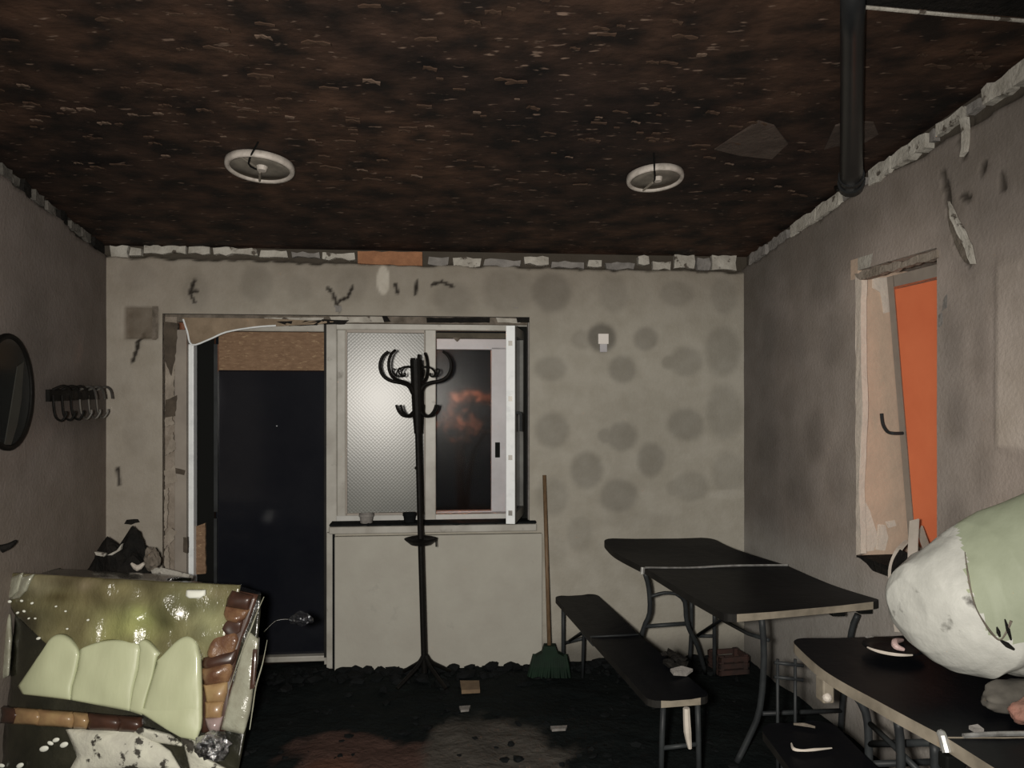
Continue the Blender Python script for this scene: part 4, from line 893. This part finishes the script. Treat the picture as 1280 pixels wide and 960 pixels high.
# ---- bench A beside it
tb = thing('folding_bench', 'long narrow sooty folding bench left of the buckled table', 'bench', (.55, 3.9, 0), 'folding benches')
B_fl = P(692, 745, 4.70); B_fr = P(745, 742, 4.74); B_ml = P(738, 796, 3.98); B_mr = P(798, 793, 4.02); B_nl = P(812, 877, 3.10); B_nr = P(890, 871, 3.14)
obj('seat_plank', deck([B_fl, B_ml], [B_fr, B_mr], .03, .05, 0), [M['table_top'], M['table_dark'], M['table_dark']], tb)
obj('seat_plank', deck([B_ml+Vector((.004, -.008, 0)), B_nl], [B_mr+Vector((.004, -.008, 0)), B_nr], .030, 0, .05), [M['table_top'], M['table_dark'], M['table_edge']], tb)
tub('hinge_strip', [B_ml+Vector((0, -.004, .001)), B_mr+Vector((0, -.004, .001))], .005, tb, 0, M['steel'])
for (x0, y0, yy, x1, y1, y2, rr_) in [(704,762,4.62,704,826,4.66,.012),(731,768,4.5,728,824,4.55,.010),(829,884,3.2,826,960,3.2,.012),(872,880,3.2,874,955,3.2,.012)]:
    tub('leg', [P(x0, y0, yy), P((x0+x1)/2, (y0+y1)/2, (yy+y2)/2), fl(P(x1, y1, y2), .0)], rr_, tb, 0)
tub('crossbar', [P(705, 804, 4.65), P(728, 798, 4.55)], .010, tb, 0); tub('brace', [P(712, 801, 4.6), P(728, 790, 4.4), P(742, 806, 4.1)], .009, tb, 0); tub('crossbar', [P(828, 935, 3.2), P(873, 930, 3.2)], .010, tb, 0)
b = NB(); q = P(858, 885, 3.16); tube(b, [q, q+Vector((.005, 0, -.10)), q+Vector((.015, 0, -.17))], [.014, .016, .008], 7, 3); tag(obj('melted_drip', b, M['strip'], tb), 'pale melted plastic drip under the near end of the seat')
b = NB(); c0 = PZ(845, 835, .44); c0 = P(846, 834, 3.55)
b = lumps(9, lambda: (c0.x+random.uniform(-.06, .03), c0.y+random.uniform(-.1, .1), .442), 8, .02, .035, None); tag(obj('charred_rag', b, M['char'], loc=c0), 'charred rag lying on the right edge of the near half of the bench', 'rag')
b = NB(); q = [P(838,836,3.40), P(852,832,3.42), P(866,836,3.41), P(858,842,3.38), P(842,841,3.37)]; v = [b.verts.new(p) for p in q]; w = [b.verts.new(p-Vector((0, 0, .012))) for p in q]; b.faces.new(v); b.faces.new(w[::-1]); [b.faces.new((v[i], w[i], w[(i+1) % 5], v[(i+1) % 5])) for i in range(5)]
tag(obj('foil_scrap', b, M['chunk_grey'], loc=P(850,840,3.4)), 'small grey scrap on the bench beside the charred rag', 'scrap')
# ---- table B at the right
tB = thing('folding_table', 'soot-black folding table with tan edges along the right wall, nearest the viewer', 'table', (1.45, 2.5, 0), 'folding tables')
zB = .74
C_fl = PZ(986, 798, zB); C_fr = PZ(1128, 789, zB); C_ml = PZ(1181, 921, zB); C_mr = PZ(1272, 916, zB)
C_mr = C_ml+(C_mr-C_ml)*1.0
C_mr = Vector((C_ml.x+.66, C_ml.y+.03, zB)); C_fr = Vector((C_fl.x+.62, C_fl.y+.06, zB))
obj('table_leaf', deck([C_fl, PZ(1030, 838, zB-.012), PZ(1104, 880, zB-.006), C_ml], [C_fr, mid(C_fr, C_mr, .33), mid(C_fr, C_mr, .66), C_mr], .038, .06, 0), [M['table_top'], M['table_edge'], M['table_edge']], tB)
C_nl = C_ml+Vector((.12, -.9, 0)); C_nr = C_mr+Vector((.10, -.88, 0))
obj('table_leaf', deck([C_ml+Vector((.002, -.01, 0)), mid(C_ml, C_nl, .5), C_nl], [C_mr+Vector((.0, -.01, 0)), mid(C_mr, C_nr, .5), C_nr], .038, 0, .06), [M['table_top'], M['table_edge'], M['table_edge']], tB)
b = NB(); tube(b, [C_ml+Vector((.05, -.003, .004)), mid(C_ml, C_mr, .25)+Vector((0, -.003, .007)), mid(C_ml, C_mr, .75)+Vector((0, -.003, .003))], .007, 6, 4); obj('hinge_strip', b, M['seam'], tB)
b = NB(); tube(b, [C_ml+Vector((-.004, .012, .004)), C_ml+Vector((-.006, -.0, .0)), C_ml+Vector((-.006, -.02, -.035))], .012, 8, 2); tag(obj('hinge_corner', b, M['seam'], tB), 'bright metal corner of the table hinge')
def legB(pts, r=.015, nm='leg'): return tub(nm, pts, r, tB, 3)
legB([PZ(1046, 858, .70)+Vector((.04, 0, 0)), P(1064, 862, 2.72), P(1082, 890, 2.72), P(1086, 940, 2.72), fl(P(1086, 1000, 2.72), 0)])
legB([Vector((C_fr.x-.10, 2.75, .70)), Vector((C_fr.x-.08, 2.75, .35)), Vector((C_fr.x-.08, 2.75, 0))])
legB([P(1122, 902, 2.45), P(1126, 950, 2.45), fl(P(1126, 1010, 2.45), 0)]); legB([P(1168, 930, 2.28), P(1170, 990, 2.28), fl(P(1170, 1050, 2.28), 0)])
legB([C_nl+Vector((.08, .14, -.04)), C_nl+Vector((.08, .13, -.4)), fl(C_nl+Vector((.08, .12, 0)), 0)]); legB([C_nr+Vector((-.08, .14, -.04)), C_nr+Vector((-.08, .13, -.4)), fl(C_nr+Vector((-.08, .12, 0)), 0)])
tub('crossbar', [P(1086, 930, 2.72), P(1170, 928, 2.40)], .012, tB, 0); tub('brace', [P(1088, 905, 2.7), P(1120, 935, 2.5), P(1150, 965, 2.4)], .010, tB, 0); tub('crossbar', [P(1086, 955, 2.72), Vector((C_fr.x-.08, 2.75, .36))], .012, tB, 0)
b = NB(); q = P(1031, 866, 2.86); boxF(b, Frame((q.x, q.y, 0), (1, .1)), -.022, .022, -.03, .03, q.z-.03, q.z+.06, .006); tag(obj('corner_bracket', b, M['table_edge'], tB), 'tan plastic bracket under the table edge')
b = NB(); q = P(1034, 872, 2.83); bmesh.ops.create_icosphere(b, subdivisions=2, radius=.018, matrix=Matrix.Translation(q)); obj('bracket_knob', b, M['strip'], tB)
b = NB(); q = P(1190, 950, 2.12); boxF(b, Frame((q.x, q.y, 0), (1, .1)), -.03, .03, -.02, .02, q.z-.025, q.z+.02, .006); obj('leg_clip', b, M['gasket'], tB)
# ---- bench B under the tables
tc = thing('folding_bench', 'dark folding bench partly under the nearest table with a torn white edge', 'bench', (1.15, 2.6, 0), 'folding benches')
D_fl = PZ(946, 905, .43); D_nl = PZ(1005, 985, .43); D_fr = D_fl+Vector((.30, .04, 0)); D_nr = D_nl+Vector((.30, .03, 0))
D_el = D_nl+Vector((.12, -.85, 0)); D_er = D_nr+Vector((.10, -.82, 0))
obj('seat_plank', deck([D_fl, D_nl], [D_fr, D_nr], .03, .08, 0), [M['table_top'], M['table_dark'], M['table_dark']], tc)
obj('seat_plank', deck([D_nl+Vector((0, -.008, 0)), D_el], [D_nr+Vector((0, -.008, 0)), D_er], .03, 0, .05), [M['table_top'], M['table_dark'], M['table_edge']], tc)
for q in (D_fl+Vector((.05, -.15, 0)), D_fr+Vector((-.05, -.15, 0)), D_el+Vector((.05, .15, 0)), D_er+Vector((-.05, .15, 0))): tub('leg', [q-Vector((0, 0, .03)), q-Vector((0, 0, .2)), fl(q, 0)], .012, tc, 0)
c0 = PZ(1010, 926, .435)
b = NB(); tube(b, [PZ(989, 929, .44), PZ(992, 936, .443), PZ(1003, 938, .445), PZ(1018, 937, .445), PZ(1040, 935, .442)], [.003, .006, .004, .005, .002], 6, 4, flat=.5); tag(obj('melted_strip', b, M['strip'], loc=c0), 'pale curved melted strip on the dark bench under the right table', 'strip')
b = NB(); tube(b, [PZ(992, 905, .44), PZ(1006, 906, .442), PZ(1019, 909, .44)], [.004, .007, .004], 6, 4, flat=.5); tag(obj('melted_strip', b, M['mortar'], loc=PZ(1005,907,.44)), 'short dull melted strip farther back on the dark bench', 'strip')
# charred crates under the tables
def crate(name, label, c, sx, sy, sz, rz, m, cat='box'):
    t = thing(name, label, cat, c); R = Matrix.Rotation(rz, 3, 'Z'); c = Vector(c)
    def bx(b, x0, x1, y0, y1, z0, z1): hexa(b, [c+R@Vector(p) for p in ((x0,y0,z0),(x1,y0,z0),(x1,y1,z0),(x0,y1,z0),(x0,y0,z1),(x1,y0,z1),(x1,y1,z1),(x0,y1,z1))])
    for k in range(3):
        for (x0, x1, y0, y1) in ((-sx, sx, -sy, -sy+.015), (-sx, sx, sy-.015, sy), (-sx, -sx+.015, -sy, sy), (sx-.015, sx, -sy, sy)):
            b = NB(); bx(b, x0, x1, y0, y1, sz*(k/3)+.004, sz*((k+.82)/3)); obj('slat', b, m, t)
    b = NB(); bx(b, -sx+.015, sx-.015, -sy+.015, sy-.015, .01, .025); obj('crate_bottom', b, m, t)
    for sx_ in (-1, 1):
        for sy_ in (-1, 1): b = NB(); bx(b, sx_*(sx-.02)-.014, sx_*(sx-.02)+.014, sy_*(sy-.02)-.014, sy_*(sy-.02)+.014, .004, sz); obj('corner_post', b, m, t)
    return t
crate('wooden_crate', 'low charred reddish crate on the floor under the buckled table', (1.34, 4.66, 0), .10, .08, .12, .2, mat('scorched_red_wood', (.045, .019, .014), (.02, .012, .01), 12, .8))
t = thing('wire_rack', 'grey wire rack standing in the dark between the two tables', 'rack', (P(985, 840, 3.2).x, 3.2, 0))
for x in (972, 994): tub('rack_bar', [fl(P(x, 820, 3.2), 0), P(x, 824, 3.2)], .007, t, 0)
for y in (828, 846): tub('rack_rail', [P(968, y, 3.2), P(1004, y+4, 3.2)], .008, t, 0)
# plates on table B
def ztop(p): return zB+.0
c0 = PZ(1116, 815, zB+.004)
def plate_thing(label, c, r, seg, m_rim):
    t = thing('plate', label, 'plate', c); b = NB(); lathe(b, [(0, 0), (r*.55, 0), (r*.65, .006), (r, .020), (r*.98, .024), (r*.62, .011), (0, .006)], c, 30); obj('plate_body', b, M['table_top'], t, smooth=True)
    b = NB(); tube(b, [Vector(c)+Vector((r*.98*math.cos(a), r*.98*math.sin(a), .023)) for a in [seg[0]+(seg[1]-seg[0])*i/14 for i in range(15)]], [.003, .006, .006, .003], 6); tag(obj('clean_rim', b, M['strip'], t), 'part of the rim still white'); return t
plate_thing('black sooty plate with a bit of white rim on the right table', c0, .105, (3.3, 4.9), None)
b = NB(); tube(b, [PZ(1128, 800, zB+.03), PZ(1119, 802, zB+.04), PZ(1120, 808, zB+.03), PZ(1130, 812, zB+.02)], [.006, .012, .012, .006], 8, 4); tag(obj('cup_shard', b, mat('pinkish_shard', (.62, .46, .44), (.5, .36, .34), 9, .4), loc=PZ(1124, 808, zB)), 'pale pink curved cup shard beside the black plate', 'shard')
b = NB(); tube(b, [PZ(1082, 796, zB+.006), PZ(1089, 797, zB+.01), PZ(1098, 799, zB+.006)], [.003, .006, .003], 6, 3); tag(obj('ceramic_shard', b, M['chunk_grey'], loc=PZ(1090, 798, zB)), 'thin pale shard on the table behind the black plate', 'shard')
b = NB(); q = [PZ(1211,907,zB+.01), PZ(1222,905,zB+.02), PZ(1230,911,zB+.01), PZ(1219,912,zB+.006)]; hexa(b, q+[p-Vector((0, 0, .01)) for p in q]); tag(obj('foil_scrap', b, M['chunk_grey'], loc=q[0]), 'grey crumpled scrap beside the hinge of the right table', 'scrap')

# ================================================================== RIGHT SACK
def sack():
    t = thing('sack', 'bulging sack with sooty white end and pale green film on the right table', 'sack', P(1235, 850, 2.40))
    # axis from the rounded left end towards the viewer's right
    top_o = [(1128,748),(1130,724),(1142,706),(1166,690),(1192,672),(1215,654),(1245,638),(1280,624),(1330,602),(1380,590)]
    bot_o = [(1128,762),(1136,790),(1150,812),(1172,830),(1192,842),(1212,846),(1236,836),(1280,846),(1330,860),(1380,860)]
    dep = [2.50,2.49,2.48,2.46,2.44,2.41,2.38,2.34,2.28,2.22]
    n = 100; m_ = 90; rings = []
    for i in range(n):
        f_ = i/(n-1)*(len(dep)-1); k = min(int(f_), len(dep)-2); g = f_-k
        a = Vector(top_o[k])*(1-g)+Vector(top_o[k+1])*g; c = Vector(bot_o[k])*(1-g)+Vector(bot_o[k+1])*g; Y = dep[k]*(1-g)+dep[k+1]*g
        pt, pb = P(a.x, a.y, Y), P(c.x, c.y, Y); ce = (pt+pb)/2; up_ = (pt-pb)/2; R = up_.length; ringp = []
        for j in range(m_):
            th = 2*math.pi*j/m_; p = ce+up_*math.cos(th)+Vector((.25, -1, 0)).normalized()*min(R, .20)*math.sin(th)
            p += (p-ce).normalized()*(.012*noise3(p, 7, 2)+.006*noise3(p, 18, 5)); p.z = max(p.z, zB+.003); ringp.append(p)
        rings.append(ringp)
    def bnd(p):        # picture column of the torn border between white and green, wavering
        px = 640+p.x/p.y*F; py = HZ-(p.z-CZ)/p.y*F
        e = np.interp(py, [640, 690, 735, 760, 790, 800, 812], [1188, 1206, 1212, 1221, 1236, 1252, 1320]); return px-e+4*noise3(p, 30, 1)+3*noise3(p, 80, 4)
    white = NB(); green = NB(); vw = {}; vg = {}
    def V(bm, d, i, j):
        if (i, j) not in d: d[(i, j)] = bm.verts.new(rings[i][j])
        return d[(i, j)]
    for i in range(n-1):
        for j in range(m_):
            j2 = (j+1) % m_; c = sum((Vector(rings[a][b_]) for a, b_ in ((i, j), (i, j2), (i+1, j2), (i+1, j))), Vector())/4
            bm, d = (green, vg) if bnd(c) > 0 else (white, vw); bm.faces.new((V(bm, d, i, j), V(bm, d, i, j2), V(bm, d, i+1, j2), V(bm, d, i+1, j)))
    white.faces.new([V(white, vw, 0, j) for j in range(m_)])
    o1 = obj('sack_end', white, M['sack_white'], t, smooth=True); o2 = obj('film_cover', green, M['sack_green'], t, smooth=True)
    tag(o1, 'sooty white bulging end of the sack'); tag(o2, 'pale green film over the sack')
    # torn scorched border
    bp = [(1206,690),(1209,712),(1213,736),(1220,760),(1230,778),(1240,792),(1250,800),(1258,790),(1264,776)]
    allp = [p for r_ in rings for p in r_ ]
    def on(x, y, d=.004):
        best = sorted(allp, key=lambda p: (640+p.x/p.y*F-x)**2+(HZ-(p.z-CZ)/p.y*F-y)**2)[:8]; return P(x, y, min(p.y for p in best)-d)
    b = NB(); tube(b, [on(x, y) for x, y in bp], [.001, .003, .0015, .004, .002, .004], 6, 5); obj('scorched_border', b, M['mortar'], t)
    b = NB(); [tube(b, [on(x0, y0), on((x0+x1)/2, (y0+y1)/2), on(x1, y1)], [.003, .010, .004], 7, 3, flat=.5) for (x0, y0, x1, y1) in ((1256,774,1264,800), (1250,800,1268,812), (1246,784,1250,796))]; obj('burn_hole', b, M['char'], t)
sack()
# cloth bundle below the sack
def bundle(name, label, cat, c, sx, sy, sz, m, seed, rot=0.0):
    b = NB(); bmesh.ops.create_icosphere(b, subdivisions=4, radius=1)
    R = Matrix.Rotation(rot, 3, 'Z')
    for v in b.verts:
        p = v.co.copy(); p = p*(1+.22*noise3(p, 1.6, seed)+.08*noise3(p, 4.5, seed+3)); q = R@Vector((p.x*sx, p.y*sy, p.z*sz)); q.z = max(q.z, -sz*.72); v.co = q+Vector(c)+Vector((0, 0, sz*.72))
    return tag(obj(name, b, m, loc=c, smooth=True), label, cat)
bundle('cloth_bundle', 'sooty grey cloth bundle lying under the green end of the sack', 'cloth', PZ(1278, 884, zB+.003), .14, .07, .05, M['greyfuzz'], 4, .3)
bundle('cloth_bundle', 'pinkish cloth lump at the right edge in front of the sack', 'cloth', PZ(1290, 903, zB+.003), .060, .045, .040, M['pink'], 9, .2)

# ================================================================== LEFT PACK (film-wrapped pack)
def packY(px, py):            # front surface of the pack
    t_ = (py-735)/225.0; return 3.46-.20*max(0, min(1.1, t_))+.10*max(0, (60-px)/60.0)**2
pk = thing('wrapped_pack', 'big film-wrapped pack with pale green pads and brown border beside the left wall', 'pack', (-1.7, 3.5, 0))
def pack_body():
    b = NB(); n = 40; rings = []
    top_ = [(-22,705),(0,705),(60,708),(150,713),(240,722),(300,729),(326,738)]
    for i in range(n+1):
        f_ = i/n; q = lerp_poly(top_, f_); x = q.x
        # right end narrows towards the floor
        prof = []
        for s in np.linspace(0, 1, 26):
            py = 738+(s)*250
            xx = x-(max(0, x-250)/76.0)*(s**1.5)*34
            p = P(xx, py+(q.y-722)*.4, packY(xx, py)+.012)
            prof.append(p)
        prof[-1].z = min(prof[-1].z, .02)
        back = [P(x, q.y+1, 3.96)]
        topr = [P(x, q.y+(731-722)*a, 3.96-(3.96-3.50)*a) for a in (.0, .25, .5, .75)]
        topr = []
        zf = prof[0].z
        zb_ = P(x, q.y+5, 3.94).z
        for a in (0, .2, .45, .7, .9): topr.append(Vector((prof[0].x-(.17 if x > 200 else .02)*(1-a), 3.94-(3.94-prof[0].y)*a, zb_+(zf-zb_)*a+.015*math.sin(math.pi*a))))
        low = [Vector((topr[0].x-.05*f_, 3.96, .5)), Vector((topr[0].x-.12*f_, 3.94, .02))]
        rings.append(low[::-1]+topr+prof)
    m_ = len(rings[0]); VV = []
    for r in rings:
        row = []
        for p in r:
            p = Vector(p); p.y -= .012*noise3(p, 6, 1)+.010*noise3(p, 15, 3); p.z = max(p.z, .003); p.x = max(p.x, -1.862-.128*p.y); row.append(b.verts.new(p))
        VV.append(row)
    for i in range(n):
        for j in range(m_): b.faces.new((VV[i][j], VV[i][(j+1) % m_], VV[i+1][(j+1) % m_], VV[i+1][j]))
    b.faces.new(VV[0]); b.faces.new(VV[-1][::-1]); return b
obj('pack_body', pack_body(), M['film_dark'], pk, smooth=True)
# olive film over the upper half (own shell, ragged lower edge)
b = NB(); puffy(b, [(4,716),(4,745),(18,768),(100,845)], [(300,732),(296,752),(284,800),(262,845)], lambda x, y: packY(x, y)-.004, .02, .018, 90, 50, .030, 2)
flm = tag(obj('film_cover', b, M['film'], pk, smooth=True), 'smoky olive green film over the upper part of the pack')
def stain_film(o):            # brown and yellow-green smoke stains of the film itself
    me = o.data; base = Vector((-1.7, 3.5, 0)); at = me.color_attributes.new('stain', 'FLOAT_COLOR', 'POINT'); cc = []
    blobs = [(90,722,70,14,(.15,.125,.07)),(200,722,90,12,(.075,.066,.036)),(40,732,30,14,(.26,.24,.15)),(75,748,26,10,(.085,.07,.03)),(120,745,34,20,(.20,.175,.09)),(112,732,14,8,(.26,.22,.14)),
             (158,786,44,18,(.40,.42,.17)),(180,770,22,14,(.33,.36,.14)),(206,772,16,26,(.12,.12,.055)),(262,775,26,36,(.34,.345,.19)),(236,752,26,20,(.19,.19,.10)),(95,785,30,20,(.22,.20,.105)),(30,775,24,20,(.05,.045,.028)),(150,738,20,12,(.21,.19,.095)),(272,742,16,10,(.25,.23,.13))]
    for v in me.vertices:
        p = v.co+base; x = 640+p.x/p.y*F; y = HZ-(p.z-CZ)/p.y*F; x += 10*noise3(p, 7, 4); y += 7*noise3(p, 9, 8); c = Vector((.20, .185, .095)); 
        for (bx_, by_, rx, ry, col) in blobs:
            k = math.exp(-1.1*(((x-bx_)/rx)**2+((y-by_)/ry)**2)); c = c+(Vector(col)-c)*k
        c *= 1+.35*noise3(p, 14, 6); cc += [max(.01, c.x), max(.01, c.y), max(.006, c.z), 1]
    at.data.foreach_set('color', cc)
stain_film(flm)
# pale pads
def pad(l, r, seed, puff=.022, arch=8, skew=1.0): b = NB(); puffy(b, l, r, lambda x, y: packY(x, y)-.030, .03, puff*.7, 20, 28, .010, seed, arch=arch, skew=skew); return obj('pale_pad', b, M['pad'], pk, smooth=True)
pad([(56,812),(44,826),(33,842),(22,858),(28,868)], [(98,814),(99,820),(95,838),(90,858),(88,875)], 1, .022, 19, .8)
pad([(100,812),(99,820),(96,838),(90,858),(88,875)], [(174,806),(175,812),(172,836),(166,862),(162,889)], 2, .018, 8)
pad([(173,806),(175,812),(173,836),(166,862),(162,889)], [(199,818),(196,822),(191,842),(184,866),(177,894)], 3, .016, 9, .7)
pad([(196,826),(196,830),(190,848),(184,868),(177,893)], [(246,806),(250,822),(251,850),(251,885),(247,918)], 4, .022, 16, 1.5)
pad([(164,888),(178,893),(192,902),(208,912),(226,922)], [(249,872),(251,886),(251,900),(250,912),(245,926)], 5, .018, 0)
# brown border of rolls down the right side
for (l, r, m_, sd_) in [([(290,738),(284,748),(282,758)], [(316,745),(314,752),(310,764)], 'brown_dark', 1), ([(282,758),(279,768),(282,776)], [(312,762),(306,774),(296,780)], 'brown_print', 2), ([(280,774),(276,786),(282,796)], [(304,776),(300,790),(290,796)], 'brown_dark', 3),
      ([(270,792),(262,804),(258,818),(262,826)], [(294,790),(298,800),(292,816),(280,824)], 'brown_print', 4), ([(254,822),(252,832),(256,838)], [(296,812),(294,824),(290,832)], 'brown_dark', 5), ([(252,836),(252,848),(256,858)], [(290,826),(290,840),(286,852)], 'brown_print', 6),
      ([(254,856),(256,868),(258,878)], [(284,852),(284,866),(280,878)], 'brown_pale', 7), ([(256,878),(256,890),(256,898)], [(280,876),(278,888),(276,898)], 'brown_pale', 8), ([(256,898),(258,908),(262,916)], [(278,896),(276,906),(274,914)], 'pink_film', 9)]:
    if m_ == 'pink_film' and m_ not in M: M[m_] = mat('pinkish_film', (.40, .30, .29), (.28, .21, .20), 10, .2, coat=.5)
    b = NB(); puffy(b, l, r, lambda x, y: packY(x, y)-.006, .02, .024, 14, 14, .030, sd_); obj('border_roll', b, M[m_], pk, smooth=True)
b = NB(); puffy(b, [(282,736),(276,760),(262,795),(250,826),(249,870),(252,916)], [(322,744),(312,775),(302,800),(294,830),(288,870),(282,914)], lambda x, y: packY(x, y)+.004, .02, .008, 10, 24, .004, 12); obj('border_backing', b, M['brown_dark'], pk, smooth=True)
# lower border strip
for (x0, x1, m_) in ((0,20,'brown_dark'), (14,50,'brown_pale'), (44,92,'brown_pale'), (90,110,'brown_pale'), (108,150,'brown_dark'), (146,176,'brown_dark')):
    yo = lambda x: 884+(x)*.075; b = NB(); puffy(b, [(x0, yo(x0)), (x0+2, yo(x0)+9), (x0, yo(x0)+20)], [(x1, yo(x1)), (x1+2, yo(x1)+9), (x1-2, yo(x1)+19)], lambda x, y: packY(x, y)-.008, .02, .025, 10, 8, .006, x0); obj('border_roll', b, M[m_], pk, smooth=True)
# torn white sheets at the bottom
for (l, r, s_) in [([(82,912),(90,930),(96,946),(86,964)], [(160,912),(188,922),(212,940),(226,964)], 3), ([(158,906),(168,918),(182,926)], [(176,908),(212,918),(232,934)], 6), ([(224,920),(232,940),(238,964)], [(244,926),(252,944),(286,964)], 8)]:
    b = NB(); puffy(b, l, r, lambda x, y: packY(x, y)-.004, .015, .02, 18, 12, .025, s_); tag(obj('torn_sheet', b, M['torn'], pk, smooth=True), 'torn white sheet flecked with soot')
for (x, y, r_) in [(70,758,3),(12,752,5),(27,751,4),(40,754,4),(22,766,4),(30,764,4),(36,773,3),(44,773,3),(82,764,3),(110,775,3.5),(84,786,3),(55,936,6),(63,929,4),(70,925,4.5),(80,931,5.5),(25,957,5),(2,957,4),(48,798,3)]:  # upper ovals model glints of light on the film, lower ones white scraps
    b = NB(); bmesh.ops.create_icosphere(b, subdivisions=2, radius=1, matrix=Matrix.Translation(P(x, y, packY(x, y)-(.012 if y > 790 else .034)))@Matrix.Rotation(random.uniform(-.5, .5), 4, 'Y')@Matrix.Diagonal((r_*(.0036 if y > 790 else .0019), .006, r_*(.0022 if y > 790 else .0014), 1))); obj('flake_glint', b, M['flake_glint'], pk, smooth=True)
b = NB(); puffy(b, [(233,738),(232,745),(236,748)], [(256,738),(256,744),(250,748)], lambda x, y: packY(x, y)-.03, .02, .008, 8, 6, .004, 3); tag(obj('flake_glint', b, M['flake_glint'], pk, smooth=True), 'bright white patch on the film')
# clear film along the right end, edge ridge, knot and tail
b = NB(); puffy(b, [(310,790),(302,812),(294,845),(284,880),(276,912)], [(322,800),(320,830),(316,860),(312,890),(304,918)], lambda x, y: packY(x, y)+.0, .03, .015, 10, 22, .015, 7); cf = obj('clear_film', b, M['film_clear'], pk, smooth=True)
b = NB(); tube(b, [P(x, y, packY(x, y)-.022) for x, y in [(330,746),(322,764),(314,785),(304,810),(296,832),(286,862)]], [.0015, .0035, .0025, .0015], 6, 4); obj('film_ridge', b, M['film_clear'], cf)
b = NB(); tube(b, [P(x, y, packY(x, y)-.01) for x, y in [(334,800),(328,830),(320,858),(316,885),(312,912)]], [.001, .003, .003, .002], 6, 4); obj('film_ridge', b, M['film_clear'], cf)
b = NB(); puffy(b, [(316,812),(314,835),(312,862)], [(321,812),(320,835),(318,860)], lambda x, y: packY(x, y)-.025, .01, .006, 5, 10); obj('brown_label', b, M['brown_dark'], cf)
def crumple(c, r, seed, sc=(1, 1, 1)):
    b = NB(); bmesh.ops.create_icosphere(b, subdivisions=3, radius=r)
    for v in b.verts: p = v.co.copy(); v.co = Vector((p.x*sc[0], p.y*sc[1], p.z*sc[2]))*(1+.35*noise3(p/r, 1.8, seed)+.25*noise3(p/r, 4.5, seed+2))+Vector(c)
    return b
tag(obj('foil_knot', crumple(P(266, 932, packY(266, 932)-.045), .068, 3, (1.1, .8, .8)), M['foil'], pk), 'crumpled shiny knot at the lower right corner')
for (l, r, s_) in [([(14,722),(6,745),(2,752)], [(28,716),(24,738),(14,748)], 1), ([(26,722),(20,740),(12,750)], [(42,718),(34,738),(24,748)], 4)]:
    b = NB(); puffy(b, l, r, lambda x, y: packY(x, y)-.02, .01, .02, 8, 10, .02, s_); tag(obj('film_pleat', b, M['film_clear'], pk, smooth=True), 'bright crumpled pleat of clear film at the top left')
b = NB(); puffy(b, [(0,770),(2,800),(0,850)], [(12,768),(14,800),(10,845)], lambda x, y: packY(x, y)-.02, .01, .015, 6, 12, .01, 9); obj('film_pleat', b, M['film_clear'], pk, smooth=True)
# twisted film tail to the right of the pack
b = NB(); tube(b, [P(330, 790, 3.45), P(345, 776, 3.48), P(362, 774, 3.5)], [.0025, .0015, .003], 7, 5); tl = obj('film_tail', b, M['film_dark'], pk, smooth=True)
obj('tail_tuft', crumple(P(376, 774, 3.5), .040, 6, (1.3, .6, .7)), mat('glinting_film', (.012, .013, .016), (.50, .51, .55), 22, .12, bump=1.0, bscale=30, lo=.60, hi=.65, coat=.6), tl)  # pale patches in the colour stand for highlights on the film
# dark end cap strip of the pack seen at the right (film in shade of its own colour)
# ---- charred heap behind the pack
t = thing('charred_heap', 'black charred heap in the back left corner behind the wrapped pack', 'heap', P(160, 850, 4.30)*1.0)
hb = P(160, 690, 4.28); 
b = NB(); random.seed(12)
bmesh.ops.create_icosphere(b, subdivisions=4, radius=1)
for v in b.verts:
    p = v.co.copy(); k = 1+.25*noise3(p, 2.2, 3)+.12*noise3(p, 6, 5); v.co = Vector((hb.x+p.x*(.21 if p.x > 0 else .28)*k, hb.y-.0+p.y*.13*k, max(.0, .42+p.z*.47*k))); v.co.x = max(v.co.x, -1.865-.128*v.co.y)
obj('heap_body', b, M['char'], t)
for pts in [[(134,694),(146,688),(152,680),(150,688),(140,694)],[(118,690),(132,692),(130,696),(120,694)]]:
    b = NB(); q = [P(x, y, 4.13) for x, y in pts]; v = [b.verts.new(p) for p in q]; w = [b.verts.new(p+Vector((0, .02, .0))) for p in q]; n = len(q); b.faces.new(v); b.faces.new(w[::-1]); [b.faces.new((v[i], w[i], w[(i+1) % n], v[(i+1) % n])) for i in range(n)]; obj('ash_flake', b, M['foam'], t)
b = NB(); tube(b, [P(164,704,4.12), P(172,710,4.12), P(180,704,4.12)], [.006, .018, .008], 8, 3); obj('melted_lump', b, M['strip'], t)
b = crumple(P(190, 698, 4.22), .06, 8, (.7, .6, 1.1)); obj('cinder', b, M['mortar'], t)
q0 = P(214, 716, 4.2)
b = NB(); q = [P(188,711,4.22), P(200,709,4.2), P(237,718,4.16), P(236,722,4.15), P(190,717,4.2)]; v = [b.verts.new(p) for p in q]; w = [b.verts.new(p+Vector((0, .05, -.02))) for p in q]; n = 5; b.faces.new(v); b.faces.new(w[::-1]); [b.faces.new((v[i], w[i], w[(i+1) % n], v[(i+1) % n])) for i in range(n)]
tag(obj('pale_board', b, M['foam'], t), 'pale broken board lying across the heap')
b = NB(); tube(b, [LF.px(2, 686, .02), LF.px(12, 682, .05), LF.px(20, 676, .06)], [.02, .014, .006], 7, 3); tag(obj('burnt_stub', b, M['char'], wall_left), 'burnt stub sticking out of the left wall')
b = NB(); plate(b, BK, [(155,655),(158,650),(172,649),(174,653),(164,656)], .012, .02, .02, .003); obj('burnt_hole_rim', b, M['char'], wall_back)
for o in bpy.data.objects:
    if '_base' in o: del o['_base']
